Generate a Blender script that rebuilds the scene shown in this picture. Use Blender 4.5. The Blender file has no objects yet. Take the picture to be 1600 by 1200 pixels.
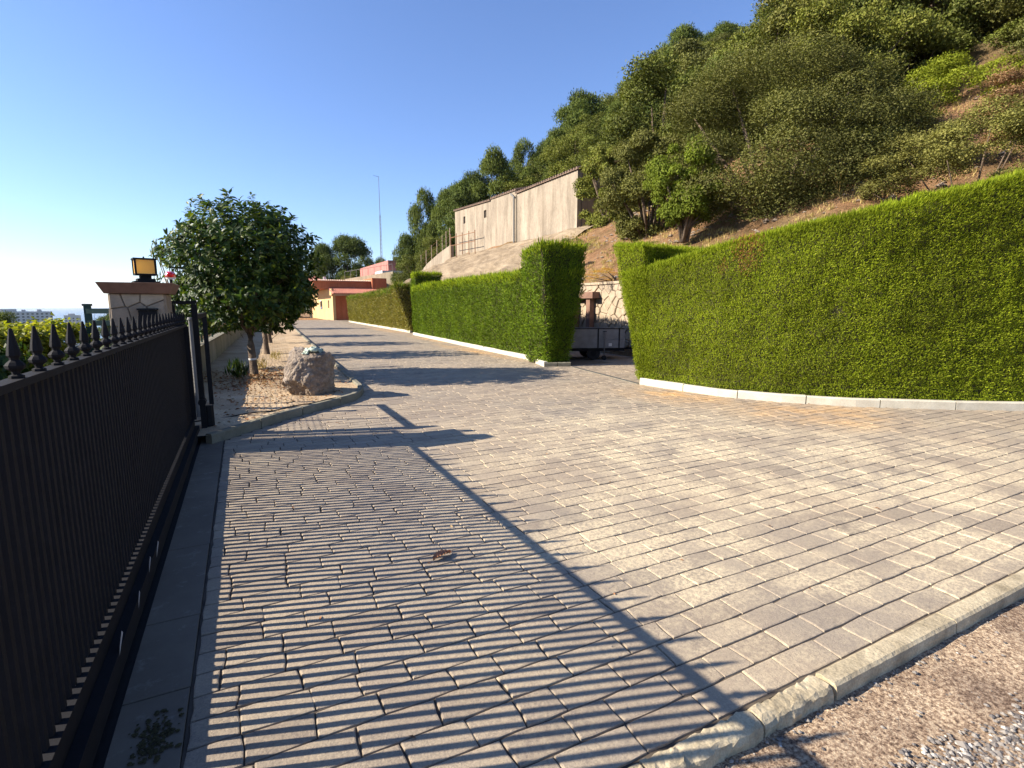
import bpy, bmesh, math, random
import numpy as np
from mathutils import Vector, Matrix, noise

SC = bpy.context.scene
R = math.radians

# ------------------------------------------------------------ camera, sky, sun, exposure
cam_data = bpy.data.cameras.new('camera')
cam_data.sensor_width = 36.0
cam_data.lens = 18.45
cam_data.clip_start = 0.05
cam_data.clip_end = 60000
cam = bpy.data.objects.new('camera', cam_data)
SC.collection.objects.link(cam)
cam.location = (0, 0, 1.6)
cam.rotation_euler = (R(90 - 8.46), 0, R(-27.0))
SC.camera = cam

SUN_EL = 30.0
SUN_FROM = (-0.953, 0.302)          # horizontal direction towards the sun
world = bpy.data.worlds.new('World')
SC.world = world
world.use_nodes = True
wn = world.node_tree
wn.nodes.clear()
sky = wn.nodes.new('ShaderNodeTexSky')
sky.sky_type = 'NISHITA'
sky.sun_disc = False
sky.sun_elevation = R(SUN_EL)
sky.sun_rotation = math.atan2(SUN_FROM[0], SUN_FROM[1])
sky.altitude = 60
sky.air_density = 1.0
sky.dust_density = 0.15
sky.ozone_density = 4.0
bg = wn.nodes.new('ShaderNodeBackground')
bg.inputs[1].default_value = 0.077
wo = wn.nodes.new('ShaderNodeOutputWorld')
tint = wn.nodes.new('ShaderNodeMix')
tint.data_type = 'RGBA'
tint.blend_type = 'MULTIPLY'
tint.inputs[0].default_value = 1.0
tint.inputs[7].default_value = (1.06, 1.06, 1.24, 1)
wn.links.new(sky.outputs[0], tint.inputs[6])
wn.links.new(tint.outputs[2], bg.inputs[0])
wn.links.new(bg.outputs[0], wo.inputs[0])

sd = bpy.data.lights.new('sun', 'SUN')
sd.energy = 5.0
sd.angle = R(0.42)
sd.color = (1.0, 0.90, 0.76)
sun = bpy.data.objects.new('sun', sd)
SC.collection.objects.link(sun)
sv = Vector((SUN_FROM[0] * math.cos(R(SUN_EL)), SUN_FROM[1] * math.cos(R(SUN_EL)), math.sin(R(SUN_EL))))
sun.rotation_euler = sv.to_track_quat('Z', 'Y').to_euler()

SC.view_settings.view_transform = 'Standard'
SC.view_settings.look = 'None'
SC.view_settings.gamma = 1
SC.view_settings.use_curve_mapping = False
SC.view_settings.exposure = 1.31
SC.cycles.max_bounces = 6
SC.cycles.transparent_max_bounces = 4

# ------------------------------------------------------------ object helpers
COL = SC.collection
rng = np.random.default_rng(7)
random.seed(11)


def link(name, me, mats=None, parent=None):
    o = bpy.data.objects.new(name, me)
    COL.objects.link(o)
    if mats is not None:
        if not isinstance(mats, (list, tuple)):
            mats = [mats]
        for m in mats:
            me.materials.append(m)
    if parent is not None:
        o.parent = parent
    return o


def tag(o, label=None, cat=None, group=None, kind=None):
    if label: o['label'] = label
    if cat: o['category'] = cat
    if group: o['group'] = group
    if kind: o['kind'] = kind
    return o


def empty(name, loc=(0, 0, 0), rz=0.0, label=None, cat=None, group=None, kind=None):
    o = bpy.data.objects.new(name, None)
    COL.objects.link(o)
    o.location = loc
    o.rotation_euler = (0, 0, rz)
    o.empty_display_size = 0.2
    return tag(o, label, cat, group, kind)


def copy_tree(o, parent=None):
    c = o.copy()
    COL.objects.link(c)
    c.parent = parent
    for ch in list(o.children):
        copy_tree(ch, c)
    return c


class MB:
    def __init__(s):
        s.v = []; s.f = []; s.m = []

    def add(s, vs, fs, mi=0):
        b = len(s.v)
        s.v.extend(vs)
        for f in fs:
            s.f.append([b + i for i in f]); s.m.append(mi)
        return s

    def box(s, c, size, rz=0.0, mi=0, taper=1.0):
        hx, hy, hz = size[0] / 2, size[1] / 2, size[2] / 2
        ca, sa = math.cos(rz), math.sin(rz)
        vs = []
        for z, k in ((-hz, 1.0), (hz, taper)):
            for x, y in ((-hx, -hy), (hx, -hy), (hx, hy), (-hx, hy)):
                x *= k; y *= k
                vs.append((c[0] + x * ca - y * sa, c[1] + x * sa + y * ca, c[2] + z))
        return s.add(vs, [(3, 2, 1, 0), (4, 5, 6, 7), (0, 1, 5, 4), (1, 2, 6, 5), (2, 3, 7, 6), (3, 0, 4, 7)], mi)

    def bb(s, x0, x1, y0, y1, z0, z1, mi=0):
        return s.box(((x0 + x1) / 2, (y0 + y1) / 2, (z0 + z1) / 2), (x1 - x0, y1 - y0, z1 - z0), 0, mi)

    def tube(s, pts, radii, n=8, mi=0, cap=True):
        pts = [Vector(p) for p in pts]
        if not isinstance(radii, (list, tuple)):
            radii = [radii] * len(pts)
        b = len(s.v)
        up = Vector((0, 0, 1))
        for i, p in enumerate(pts):
            t = (pts[min(i + 1, len(pts) - 1)] - pts[max(i - 1, 0)]).normalized()
            a = t.cross(up)
            if a.length < 1e-3: a = t.cross(Vector((1, 0, 0)))
            a.normalize(); c = a.cross(t).normalized()
            for k in range(n):
                an = 2 * math.pi * k / n
                s.v.append(tuple(p + (a * math.cos(an) + c * math.sin(an)) * radii[i]))
        for i in range(len(pts) - 1):
            for k in range(n):
                s.f.append([b + i * n + k, b + i * n + (k + 1) % n, b + (i + 1) * n + (k + 1) % n, b + (i + 1) * n + k]); s.m.append(mi)
        if cap:
            s.f.append([b + k for k in range(n)][::-1]); s.m.append(mi)
            s.f.append([b + (len(pts) - 1) * n + k for k in range(n)]); s.m.append(mi)
        return s

    def prism(s, poly, z0, z1, mi=0, inset=0.0, bev=0.0):
        """polygon (ccw, x y) extruded in z; bev: small top chamfer"""
        n = len(poly)
        vs = [(x, y, z0) for x, y in poly]
        if bev > 0:
            cx = sum(p[0] for p in poly) / n; cy = sum(p[1] for p in poly) / n
            vs += [(x, y, z1 - bev) for x, y in poly]
            top = []
            for x, y in poly:
                dx, dy = cx - x, cy - y; L = math.hypot(dx, dy) or 1
                top.append((x + dx / L * bev * 1.4, y + dy / L * bev * 1.4, z1))
            vs += top
            fs = [[i, (i + 1) % n, n + (i + 1) % n, n + i] for i in range(n)]
            fs += [[n + i, n + (i + 1) % n, 2 * n + (i + 1) % n, 2 * n + i] for i in range(n)]
            fs.append([2 * n + i for i in range(n)])
        else:
            vs += [(x, y, z1) for x, y in poly]
            fs = [[i, (i + 1) % n, n + (i + 1) % n, n + i] for i in range(n)]
            fs.append([n + i for i in range(n)]); fs.append([i for i in range(n)][::-1])
        return s.add(vs, fs, mi)

    def build(s, name, mats, parent=None, smooth=False, off=None):
        me = bpy.data.meshes.new(name)
        vs = s.v
        if off is not None:
            vs = [(a - off[0], b - off[1], c - off[2]) for a, b, c in vs]
        me.from_pydata(vs, [], s.f)
        o = link(name, me, mats, parent)
        if any(s.m): me.polygons.foreach_set('material_index', s.m)
        if smooth: me.polygons.foreach_set('use_smooth', [True] * len(me.polygons))
        me.update()
        return o


def np_mesh(name, V, F, mats, parent=None, mi=None, smooth=False):
    """V (n,3), F (m,4) quads"""
    me = bpy.data.meshes.new(name)
    V = np.ascontiguousarray(V, dtype=np.float32); F = np.ascontiguousarray(F, dtype=np.int32)
    k = F.shape[1]
    me.vertices.add(len(V)); me.vertices.foreach_set('co', V.ravel())
    me.loops.add(F.size); me.loops.foreach_set('vertex_index', F.ravel())
    me.polygons.add(len(F))
    me.polygons.foreach_set('loop_start', np.arange(0, F.size, k, dtype=np.int32))
    if mi is not None: me.polygons.foreach_set('material_index', np.asarray(mi, dtype=np.int32))
    if smooth: me.polygons.foreach_set('use_smooth', np.ones(len(F), dtype=bool))
    me.update(calc_edges=True)
    if parent == 'mesh':
        for m in (mats if isinstance(mats, (list, tuple)) else [mats]): me.materials.append(m)
        return me
    return link(name, me, mats, parent)


# ------------------------------------------------------------ material helpers
class NT:
    def __init__(s, name):
        s.m = bpy.data.materials.new(name); s.m.use_nodes = True
        s.t = s.m.node_tree; s.t.nodes.clear()
        s.out = s.t.nodes.new('ShaderNodeOutputMaterial')
        s.b = s.t.nodes.new('ShaderNodeBsdfPrincipled')
        s.t.links.new(s.b.outputs[0], s.out.inputs[0])

    def n(s, typ, **kw):
        nd = s.t.nodes.new(typ)
        for k, v in kw.items():
            if k.startswith('i_'):
                key = k[2:]
                nd.inputs[int(key) if key.isdigit() else key].default_value = v
            else: setattr(nd, k, v)
        return nd

    def l(s, a, b): s.t.links.new(a, b)

    def pos(s): return s.n('ShaderNodeNewGeometry').outputs['Position']

    def noise(s, scale, detail=4, rough=.55, vec=None, out='Fac', dist=0):
        n = s.n('ShaderNodeTexNoise'); n.inputs['Scale'].default_value = scale
        n.inputs['Detail'].default_value = detail; n.inputs['Roughness'].default_value = rough
        n.inputs['Distortion'].default_value = dist
        s.l(vec if vec is not None else s.pos(), n.inputs['Vector'])
        return n.outputs[out]

    def ramp(s, fac, stops, interp='LINEAR'):
        r = s.n('ShaderNodeValToRGB'); r.color_ramp.interpolation = interp
        e = r.color_ramp.elements
        while len(e) > 1: e.remove(e[-1])
        e[0].position = stops[0][0]; e[0].color = c4(stops[0][1])
        for p, c in stops[1:]:
            x = e.new(p); x.color = c4(c)
        s.l(fac, r.inputs[0]); return r.outputs[0]

    def mix(s, fac, a, b, mode='MIX'):
        m = s.n('ShaderNodeMix', data_type='RGBA', blend_type=mode)
        for val, inp in ((fac, m.inputs[0]), (a, m.inputs[6]), (b, m.inputs[7])):
            if isinstance(val, (int, float)): inp.default_value = val
            elif isinstance(val, tuple): inp.default_value = c4(val)
            else: s.l(val, inp)
        return m.outputs[2]

    def math(s, op, a, b=0.0, clamp=False):
        m = s.n('ShaderNodeMath', operation=op, use_clamp=clamp)
        for val, inp in ((a, m.inputs[0]), (b, m.inputs[1])):
            if isinstance(val, (int, float)): inp.default_value = val
            else: s.l(val, inp)
        return m.outputs[0]

    def scale(s, sc, vec=None):
        m = s.n('ShaderNodeMapping'); m.inputs['Scale'].default_value = sc
        s.l(vec if vec is not None else s.pos(), m.inputs['Vector']); return m.outputs[0]

    def bump(s, h, strength=.3, dist=.01):
        b = s.n('ShaderNodeBump'); b.inputs['Strength'].default_value = strength
        b.inputs['Distance'].default_value = dist
        s.l(h, b.inputs['Height']); s.l(b.outputs[0], s.b.inputs['Normal'])

    def col(s, c):
        if isinstance(c, tuple): s.b.inputs['Base Color'].default_value = c4(c)
        else: s.l(c, s.b.inputs['Base Color'])

    def rough(s, r, spec=None, metal=None):
        if isinstance(r, (int, float)): s.b.inputs['Roughness'].default_value = r
        else: s.l(r, s.b.inputs['Roughness'])
        if spec is not None: s.b.inputs['Specular IOR Level'].default_value = spec
        if metal is not None: s.b.inputs['Metallic'].default_value = metal
        return s


def c4(c): return (c[0], c[1], c[2], 1.0) if len(c) == 3 else c


def mat_rough(name, stops, scale, rough=.85, bs=.4, bd=.01, bscale=None, detail=6, spec=.3, fine=None):
    t = NT(name)
    f = t.noise(scale, detail)
    c = t.ramp(f, stops)
    if fine:
        g = t.ramp(t.noise(fine[0], 3), [(.3, (1 - fine[1],) * 3), (.7, (1 + fine[1] * .6,) * 3)])
        c = t.mix(1.0, c, g, 'MULTIPLY')
    t.col(c); t.rough(rough, spec)
    t.bump(t.noise(bscale or scale * 4, 5), bs, bd)
    return t.m


def mat_leaf(name, cols, rough=.55, trans=.25, var=.35, nscale=.6, spec=.35, dry=None):
    t = NT(name)
    g = t.n('ShaderNodeNewGeometry')
    oi = t.n('ShaderNodeObjectInfo')
    k = len(cols)
    c = t.ramp(g.outputs['Random Per Island'], [(i / max(1, k - 1), x) for i, x in enumerate(cols)])
    nz = t.ramp(t.noise(nscale, 3), [(.3, (1 - var,) * 3), (.72, (1 + var * .7, 1 + var * .7, 1 + var * .4))])
    c = t.mix(1.0, c, nz, 'MULTIPLY')
    orr = t.ramp(oi.outputs['Random'], [(0, (.8, .82, .85)), (.5, (1, 1, .9)), (1, (1.2, 1.12, .95))])
    c = t.mix(1.0, c, orr, 'MULTIPLY')
    if dry is not None:
        d = t.math('GREATER_THAN', g.outputs['Random Per Island'], dry[0])
        c = t.mix(d, c, dry[1])
    t.col(c); t.rough(rough, spec)
    tr = t.n('ShaderNodeBsdfTranslucent'); 
    c2 = t.mix(1.0, c, (1.25, 1.25, .55), 'MULTIPLY')
    t.l(c2, tr.inputs[0])
    ms = t.n('ShaderNodeMixShader'); ms.inputs[0].default_value = trans
    t.l(t.b.outputs[0], ms.inputs[1]); t.l(tr.outputs[0], ms.inputs[2]); t.l(ms.outputs[0], t.out.inputs[0])
    return t.m


def mat_plain(name, c, rough=.5, spec=.5, metal=0.0, var=.12, scale=8, bump=.1):
    t = NT(name)
    v = t.ramp(t.noise(scale, 5), [(.3, tuple(x * (1 - var) for x in c)), (.7, tuple(x * (1 + var) for x in c))])
    t.col(v); t.rough(rough, spec, metal)
    if bump: t.bump(t.noise(scale * 6, 4), bump, .004)
    return t.m


M = {}
# stamped concrete pavers: grey with sandy dust patches and orange dust by the right kerb
def paver_mat():
    t = NT('stamped_concrete_paver')
    P = t.pos()
    g = t.n('ShaderNodeNewGeometry')
    oi = t.n('ShaderNodeObjectInfo')
    rf = t.math('FRACT', t.math('ADD', g.outputs['Random Per Island'], t.math('MULTIPLY', oi.outputs['Random'], 7.31)))
    base = t.ramp(rf, [(0, (.222, .180, .140)), (.3, (.252, .207, .160)), (.7, (.275, .226, .173)), (1, (.310, .256, .192))])
    n1 = t.ramp(t.noise(.55, 5, .6), [(.35, (.86, .88, .92)), (.65, (1.10, 1.06, 1.0))])
    base = t.mix(1.0, base, n1, 'MULTIPLY')
    fine = t.ramp(t.noise(110, 4, .8), [(.32, (.72,) * 3), (.68, (1.22,) * 3)])
    base = t.mix(1.0, base, fine, 'MULTIPLY')
    # worn sandy dust, patchy, strongest in the middle of the apron on the right
    sep = t.n('ShaderNodeSeparateXYZ'); t.l(P, sep.inputs[0])
    def blob(cx, cy, r, sx=1.0):
        dx = t.math('MULTIPLY', t.math('SUBTRACT', sep.outputs[0], cx), 1 / sx); dy = t.math('SUBTRACT', sep.outputs[1], cy)
        dd = t.math('SQRT', t.math('ADD', t.math('MULTIPLY', dx, dx), t.math('MULTIPLY', dy, dy)))
        return t.math('SUBTRACT', 1.0, t.math('DIVIDE', dd, r), True)
    m = t.math('MAXIMUM', blob(4.3, 4.6, 3.2, 1.0), blob(5.0, 2.6, 2.9, 1.6))
    m = t.math('MAXIMUM', m, blob(2.6, 2.6, 1.7, 1.0))
    m = t.math('ADD', t.math('MULTIPLY', m, .75), .16)
    pn = t.ramp(t.noise(1.6, 6, .65), [(.42, (0, 0, 0)), (.62, (1, 1, 1))])
    st = t.ramp(t.noise(34, 7, .85), [(.44, (0, 0, 0)), (.56, (1, 1, 1))])
    f = t.math('MULTIPLY', m, t.math('ADD', t.math('MULTIPLY', pn, 1.0), .25))
    f = t.math('MULTIPLY', t.math('MULTIPLY', f, t.math('ADD', st, .25)), 1.25, True)
    base = t.mix(f, base, (.56, .46, .30))
    # orange dust beside the right kerb
    o = t.math('MAXIMUM', blob(6.9, 7.0, 1.5, .7), blob(7.6, 4.9, 1.5, 1.0))
    o = t.math('MAXIMUM', o, blob(7.3, 17.5, 5.0, .12)); o = t.math('MAXIMUM', o, blob(7.9, 24.5, 4.0, .12)); o = t.math('MAXIMUM', o, blob(8.4, 35, 7.0, .1))
    o = t.math('MULTIPLY', o, t.math('ADD', t.math('MULTIPLY', pn, .8), .25), True)
    base = t.mix(o, base, (.52, .31, .13))
    # dark stains and a paler cement patch
    dk = t.ramp(t.noise(3.1, 9, .8), [(.56, (0, 0, 0)), (.68, (1, 1, 1))])
    base = t.mix(t.math('MULTIPLY', dk, .45), base, (.10, .085, .075))
    t.col(base); t.rough(.78, .35)
    h = t.math('ADD', t.noise(38, 6, .7), t.math('MULTIPLY', t.noise(140, 3, .7), .5))
    t.bump(h, .6, .007)
    return t.m
M['paver'] = paver_mat()
def joint_mat():
    t = NT('paving_joint'); sep = t.n('ShaderNodeSeparateXYZ'); t.l(t.pos(), sep.inputs[0])
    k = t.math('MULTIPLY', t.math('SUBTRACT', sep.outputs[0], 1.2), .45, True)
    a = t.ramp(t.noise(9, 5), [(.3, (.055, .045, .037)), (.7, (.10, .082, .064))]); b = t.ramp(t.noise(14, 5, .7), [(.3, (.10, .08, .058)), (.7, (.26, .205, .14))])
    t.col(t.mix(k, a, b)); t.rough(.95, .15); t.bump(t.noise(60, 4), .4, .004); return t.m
M['joint'] = joint_mat()
def plain_slab():
    t = NT('smooth_slab_concrete')
    b = t.ramp(t.noise(1.3, 6, .7), [(.3, (.105, .086, .066)), (.7, (.165, .138, .106))])
    w = t.ramp(t.noise(9, 6, .75), [(.56, (0, 0, 0)), (.66, (1, 1, 1))])
    b = t.mix(t.math('MULTIPLY', w, .30), b, (.30, .28, .25))
    t.col(b); t.rough(.75, .3); t.bump(t.noise(60, 4), .3, .003); return t.m
M['slab'] = plain_slab()
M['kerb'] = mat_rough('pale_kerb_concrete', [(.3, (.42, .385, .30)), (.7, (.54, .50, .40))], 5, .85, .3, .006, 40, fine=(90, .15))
M['kerb_old'] = mat_rough('weathered_kerb_concrete', [(.3, (.25, .205, .13)), (.5, (.42, .35, .23)), (.75, (.56, .48, .32))], 7, .9, .6, .01, 45, fine=(120, .25))
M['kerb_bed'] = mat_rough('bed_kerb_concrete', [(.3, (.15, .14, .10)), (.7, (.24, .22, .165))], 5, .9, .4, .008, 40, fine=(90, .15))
def verge_mat():
    t = NT('worn_roadside_concrete')
    a = t.ramp(t.noise(60, 6, .85), [(.38, (.07, .045, .033)), (.49, (.36, .26, .175)), (.60, (.72, .60, .42))])
    b = t.ramp(t.noise(1.7, 5, .6), [(.35, (.55, .50, .50)), (.62, (1.1, 1.05, 1.0))])
    c = t.mix(1.0, a, b, 'MULTIPLY')
    t.col(c); t.rough(.92, .2); t.bump(t.noise(46, 5, .8), .9, .02); return t.m
M['verge'] = verge_mat()
M['gravel'] = (lambda: (lambda t: (t.col(t.ramp(t.n('ShaderNodeNewGeometry').outputs['Random Per Island'], [(0, (.08, .07, .065)), (.5, (.19, .17, .15)), (.88, (.28, .25, .21)), (1, (.50, .47, .42))])), t.rough(.85, .3), t.bump(t.noise(120, 3), .3, .002), t.m)[-1])(NT('gravel_stone')))()
M['soil_bed'] = mat_rough('sandy_bed_soil', [(.3, (.33, .23, .135)), (.55, (.46, .34, .21)), (.75, (.54, .43, .28))], 1.6, .95, .7, .03, 18, fine=(60, .3))
def hill_mat():
    t = NT('hillside_soil')
    a = t.ramp(t.noise(.9, 8, .7), [(.3, (.20, .105, .05)), (.5, (.38, .22, .115)), (.7, (.50, .33, .18))])
    fn = t.ramp(t.noise(14, 5, .75), [(.3, (.6, .6, .6)), (.7, (1.25, 1.2, 1.15))])
    a = t.mix(1.0, a, fn, 'MULTIPLY')
    gr = t.ramp(t.noise(.35, 6, .7), [(.48, (0, 0, 0)), (.62, (1, 1, 1))])
    sep = t.n('ShaderNodeSeparateXYZ'); t.l(t.pos(), sep.inputs[0])
    far = t.math('ADD', t.math('DIVIDE', t.math('SUBTRACT', sep.outputs[0], 21.0), 6.0, True), t.math('DIVIDE', t.math('SUBTRACT', -2.0, sep.outputs[0]), 3.0, True), True)
    k = t.math('ADD', t.math('MULTIPLY', gr, .45), far, True)
    gc = t.ramp(t.noise(2.5, 5, .7), [(.3, (.04, .055, .02)), (.7, (.11, .12, .045))])
    t.col(t.mix(k, a, gc)); t.rough(.95, .15); t.bump(t.noise(5, 8, .8), 1.0, .3); return t.m
M['hill'] = hill_mat()
def net_mat():
    t = NT('draped_erosion_matting')
    v = t.scale((1.1, .35, .8))
    a = t.ramp(t.noise(1.4, 7, .7, vec=v), [(.28, (.13, .095, .062)), (.5, (.235, .18, .118)), (.72, (.35, .275, .185))])
    fn = t.ramp(t.noise(9, 5, .7), [(.3, (.78,) * 3), (.7, (1.15,) * 3)])
    t.col(t.mix(1.0, a, fn, 'MULTIPLY')); t.rough(.95, .15); t.bump(t.noise(4, 6, .7, vec=v), .8, .12); return t.m
M['net'] = net_mat()
def plaster(name, a, b, c, streak=True):
    t = NT(name)
    v = t.scale((1, 1, .28))
    x = t.ramp(t.noise(1.1, 8, .7, vec=v), [(.28, a), (.5, b), (.72, c)])
    y = t.ramp(t.noise(6, 5, .7), [(.3, (.86,) * 3), (.7, (1.1,) * 3)])
    z = t.ramp(t.noise(1.0, 6, .75, vec=t.scale((3.5, 2.2, .16))), [(.36, (.80, .78, .76)), (.52, (1, 1, 1)), (.7, (1.05, 1.04, 1.03))])
    t.col(t.mix(1.0, t.mix(1.0, x, y, 'MULTIPLY'), z, 'MULTIPLY')); t.rough(.92, .2); t.bump(t.noise(12, 6, .7), .4, .02); return t.m
M['old_plaster'] = plaster('stained_old_plaster', (.16, .13, .098), (.265, .22, .165), (.35, .295, .225))
M['cream_plaster'] = plaster('cream_plaster', (.36, .30, .20), (.42, .35, .24), (.46, .39, .27))
M['yellow_plaster'] = plaster('yellow_orange_plaster', (.44, .29, .14), (.52, .35, .17), (.56, .39, .20))
M['orange_plaster'] = plaster('orange_plaster', (.36, .12, .06), (.42, .14, .065), (.46, .165, .08))
M['pink_plaster'] = plaster('pink_plaster', (.36, .15, .125), (.42, .18, .15), (.46, .21, .17))
M['grey_wall'] = plaster('garden_wall_render', (.20, .185, .15), (.28, .26, .21), (.36, .33, .27))
M['tile'] = mat_plain('terracotta_tile', (.36, .14, .095), .8, .3, 0, .25, 3, .2)
M['tile_pale'] = mat_plain('pale_ridge_tile', (.60, .42, .30), .8, .3, 0, .25, 3, .2)
M['roof_brown'] = mat_plain('weathered_roof_tile', (.16, .11, .08), .85, .3, 0, .3, 3, .2)
M['white'] = mat_plain('white_paint', (.62, .60, .56), .6, .4)
M['gate'] = mat_plain('charcoal_gate_paint', (.0105, .0105, .0125), .8, .15, 0, .18, 12, .15)
M['gate_stile'] = mat_plain('dusty_charcoal_paint', (.016, .014, .012), .8, .15, 0, .2, 6, .1)
M['iron'] = mat_plain('black_iron', (.012, .012, .013), .8, .15, 0, .2, 20, .1)
M['galv'] = mat_plain('galvanised_steel', (.15, .145, .135), .7, .3, 0, .15, 10, .05)
M['pale_mark'] = mat_plain('pale_mark_grey', (.38, .38, .39), .7, .3)
M['cap'] = mat_plain('brown_cap_stone', (.17, .095, .065), .8, .3, 0, .22, 10, .3)
M['facing'] = (lambda t: (t.col(t.mix(1.0, t.ramp(t.n('ShaderNodeObjectInfo').outputs['Random'], [(0, (.24, .185, .13)), (.5, (.33, .27, .195)), (1, (.40, .33, .23))]), t.ramp(t.noise(9, 6, .7), [(.3, (.75,) * 3), (.7, (1.15,) * 3)]), 'MULTIPLY')), t.rough(.85, .3), t.bump(t.noise(35, 5), .5, .006), t.m)[-1])(NT('facing_stone'))
M['mortar'] = mat_rough('pillar_mortar', [(.3, (.13, .105, .08)), (.7, (.19, .16, .125))], 12, .95)
M['wallstone'] = (lambda t: (t.col(t.mix(1.0, t.ramp(t.n('ShaderNodeNewGeometry').outputs['Random Per Island'], [(0, (.26, .195, .13)), (.5, (.36, .285, .20)), (1, (.46, .38, .27))]), t.ramp(t.noise(5, 6, .7), [(.3, (.7,) * 3), (.7, (1.12,) * 3)]), 'MULTIPLY')), t.rough(.9, .2), t.bump(t.noise(14, 6), .7, .02), t.m)[-1])(NT('retaining_wall_stone'))
M['red_stone'] = mat_plain('red_brown_stone', (.20, .115, .08), .85, .3, 0, .25, 5, .4)
def glass_like(name, c, rough=.2, trans=.0, emit=0):
    t = NT(name); t.col(c); t.rough(rough, .5)
    if trans: t.b.inputs['Transmission Weight'].default_value = trans
    return t.m
def amber():
    t = NT('amber_lamp_glass'); t.col((.90, .58, .20)); t.rough(.3, .4)
    tr = t.n('ShaderNodeBsdfTranslucent'); tr.inputs[0].default_value = (1.0, .86, .52, 1)
    ms = t.n('ShaderNodeMixShader'); ms.inputs[0].default_value = .7
    t.l(t.b.outputs[0], ms.inputs[1]); t.l(tr.outputs[0], ms.inputs[2]); t.l(ms.outputs[0], t.out.inputs[0]); return t.m
M['amber'] = amber()
M['red_dome'] = glass_like('red_beacon_plastic', (.75, .01, .015), .15, .35)
M['dark_glass'] = glass_like('dark_window_glass', (.03, .035, .04), .1)
M['bark'] = mat_rough('tree_bark', [(.3, (.075, .052, .036)), (.7, (.17, .125, .085))], 9, .95, .8, .02, 30)
M['bark_grey'] = mat_rough('grey_bark', [(.3, (.11, .09, .07)), (.7, (.22, .19, .15))], 6, .95, .8, .03, 20)
M['laurel'] = mat_leaf('laurel_leaf', [(.016, .038, .008), (.026, .056, .010), (.042, .082, .013), (.12, .155, .020)], .48, .34, .25, 1.2, .28)
M['pine'] = mat_leaf('pine_needles', [(.070, .098, .026), (.100, .135, .034), (.140, .175, .046)], .75, .15, .3, .5, .10)
M['broad'] = mat_leaf('holm_oak_leaf', [(.085, .102, .021), (.118, .142, .030), (.150, .172, .041), (.19, .195, .06)], .75, .18, .4, .4, .10)
M['oak_big'] = mat_leaf('big_oak_leaf', [(.105, .110, .028), (.135, .140, .036), (.165, .165, .048), (.195, .185, .065)], .75, .18, .35, .5, .10)
M['olive'] = mat_leaf('olive_green_leaf', [(.100, .108, .030), (.140, .148, .046), (.185, .185, .068)], .75, .18, .3, .4, .10)
M['bright'] = mat_leaf('bright_green_leaf', [(.11, .15, .016), (.17, .215, .024), (.23, .27, .04)], .75, .3, .25, .6, .10)
M['vine'] = mat_leaf('yellow_green_leaf', [(.11, .15, .015), (.20, .23, .025), (.32, .32, .05)], .5, .45, .25, 1.5, .3)
M['dry'] = mat_leaf('dry_red_leaf', [(.20, .11, .06), (.30, .16, .09), (.36, .23, .13), (.14, .12, .05)], .7, .2, .3, .8, .2)
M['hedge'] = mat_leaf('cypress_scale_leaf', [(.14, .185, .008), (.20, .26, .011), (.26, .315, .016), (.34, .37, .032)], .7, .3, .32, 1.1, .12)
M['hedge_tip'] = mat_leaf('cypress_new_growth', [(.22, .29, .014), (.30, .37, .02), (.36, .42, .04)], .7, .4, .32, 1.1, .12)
M['hedge_mid'] = mat_leaf('cypress_leaf_deep', [(.075, .125, .008), (.115, .18, .011), (.155, .225, .016)], .7, .14, .32, 1.1, .12)
M['hedge_far'] = mat_leaf('cypress_leaf_olive', [(.16, .15, .030), (.23, .205, .045), (.29, .25, .07)], .6, .25, .22, .7, .25)
M['hedge_dry'] = mat_leaf('cypress_dry', [(.26, .10, .03), (.34, .16, .05), (.20, .12, .04)], .7, .2, .2, .8, .2)
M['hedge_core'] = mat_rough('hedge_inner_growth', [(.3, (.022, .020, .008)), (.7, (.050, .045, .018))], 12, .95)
M['litter'] = mat_leaf('fallen_leaf', [(.30, .13, .07), (.36, .20, .11), (.22, .10, .06), (.42, .30, .17)], .8, .1, .2, 1, .2)
M['straw'] = mat_leaf('dry_grass', [(.45, .33, .14), (.55, .42, .18), (.30, .26, .10)], .8, .3, .2, 1, .2)
M['orange_flower'] = mat_leaf('orange_groundcover', [(.60, .27, .04), (.62, .36, .06), (.42, .30, .08)], .8, .25, .2, 1, .2)
def rock_mat():
    t = NT('boulder_stone')
    a = t.ramp(t.noise(3.2, 8, .7), [(.3, (.13, .095, .068)), (.5, (.26, .205, .155)), (.72, (.42, .36, .30))])
    b = t.ramp(t.noise(16, 6, .75), [(.35, (.65,) * 3), (.68, (1.25,) * 3)])
    t.col(t.mix(1.0, a, b, 'MULTIPLY')); t.rough(.88, .25); t.bump(t.noise(11, 8, .75), .9, .05); return t.m
M['rock'] = rock_mat()
M['frog'] = mat_plain('pale_verdigris_stone', (.30, .36, .29), .6, .4, 0, .5, 22, .4)
M['green_paint'] = mat_plain('green_paint', (.010, .040, .030), .5, .4)
M['green_net'] = mat_plain('green_mesh', (.02, .075, .045), .8, .2)
M['trailer'] = mat_plain('trailer_grey_steel', (.19, .19, .19), .6, .4, 0, .2, 5, .1)
M['rubber'] = mat_plain('tyre_rubber', (.02, .02, .02), .8, .3)
def water():
    t = NT('sea_water'); t.col((.03, .07, .11)); t.rough(.25, .5)
    t.bump(t.noise(.15, 4), .35, .4); return t.m
M['sea'] = water()
M['far_concrete'] = mat_plain('apartment_concrete', (.48, .45, .42), .8, .3, 0, .08, .05, 0)
M['rust'] = mat_plain('rusty_steel', (.20, .10, .05), .8, .3, 0, .3, 8, .2)
M['grille'] = mat_plain('drain_steel', (.16, .15, .14), .6, .4, .3)
M['wood'] = mat_plain('grey_wood', (.28, .22, .16), .85, .3, 0, .25, 5, .3)

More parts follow.
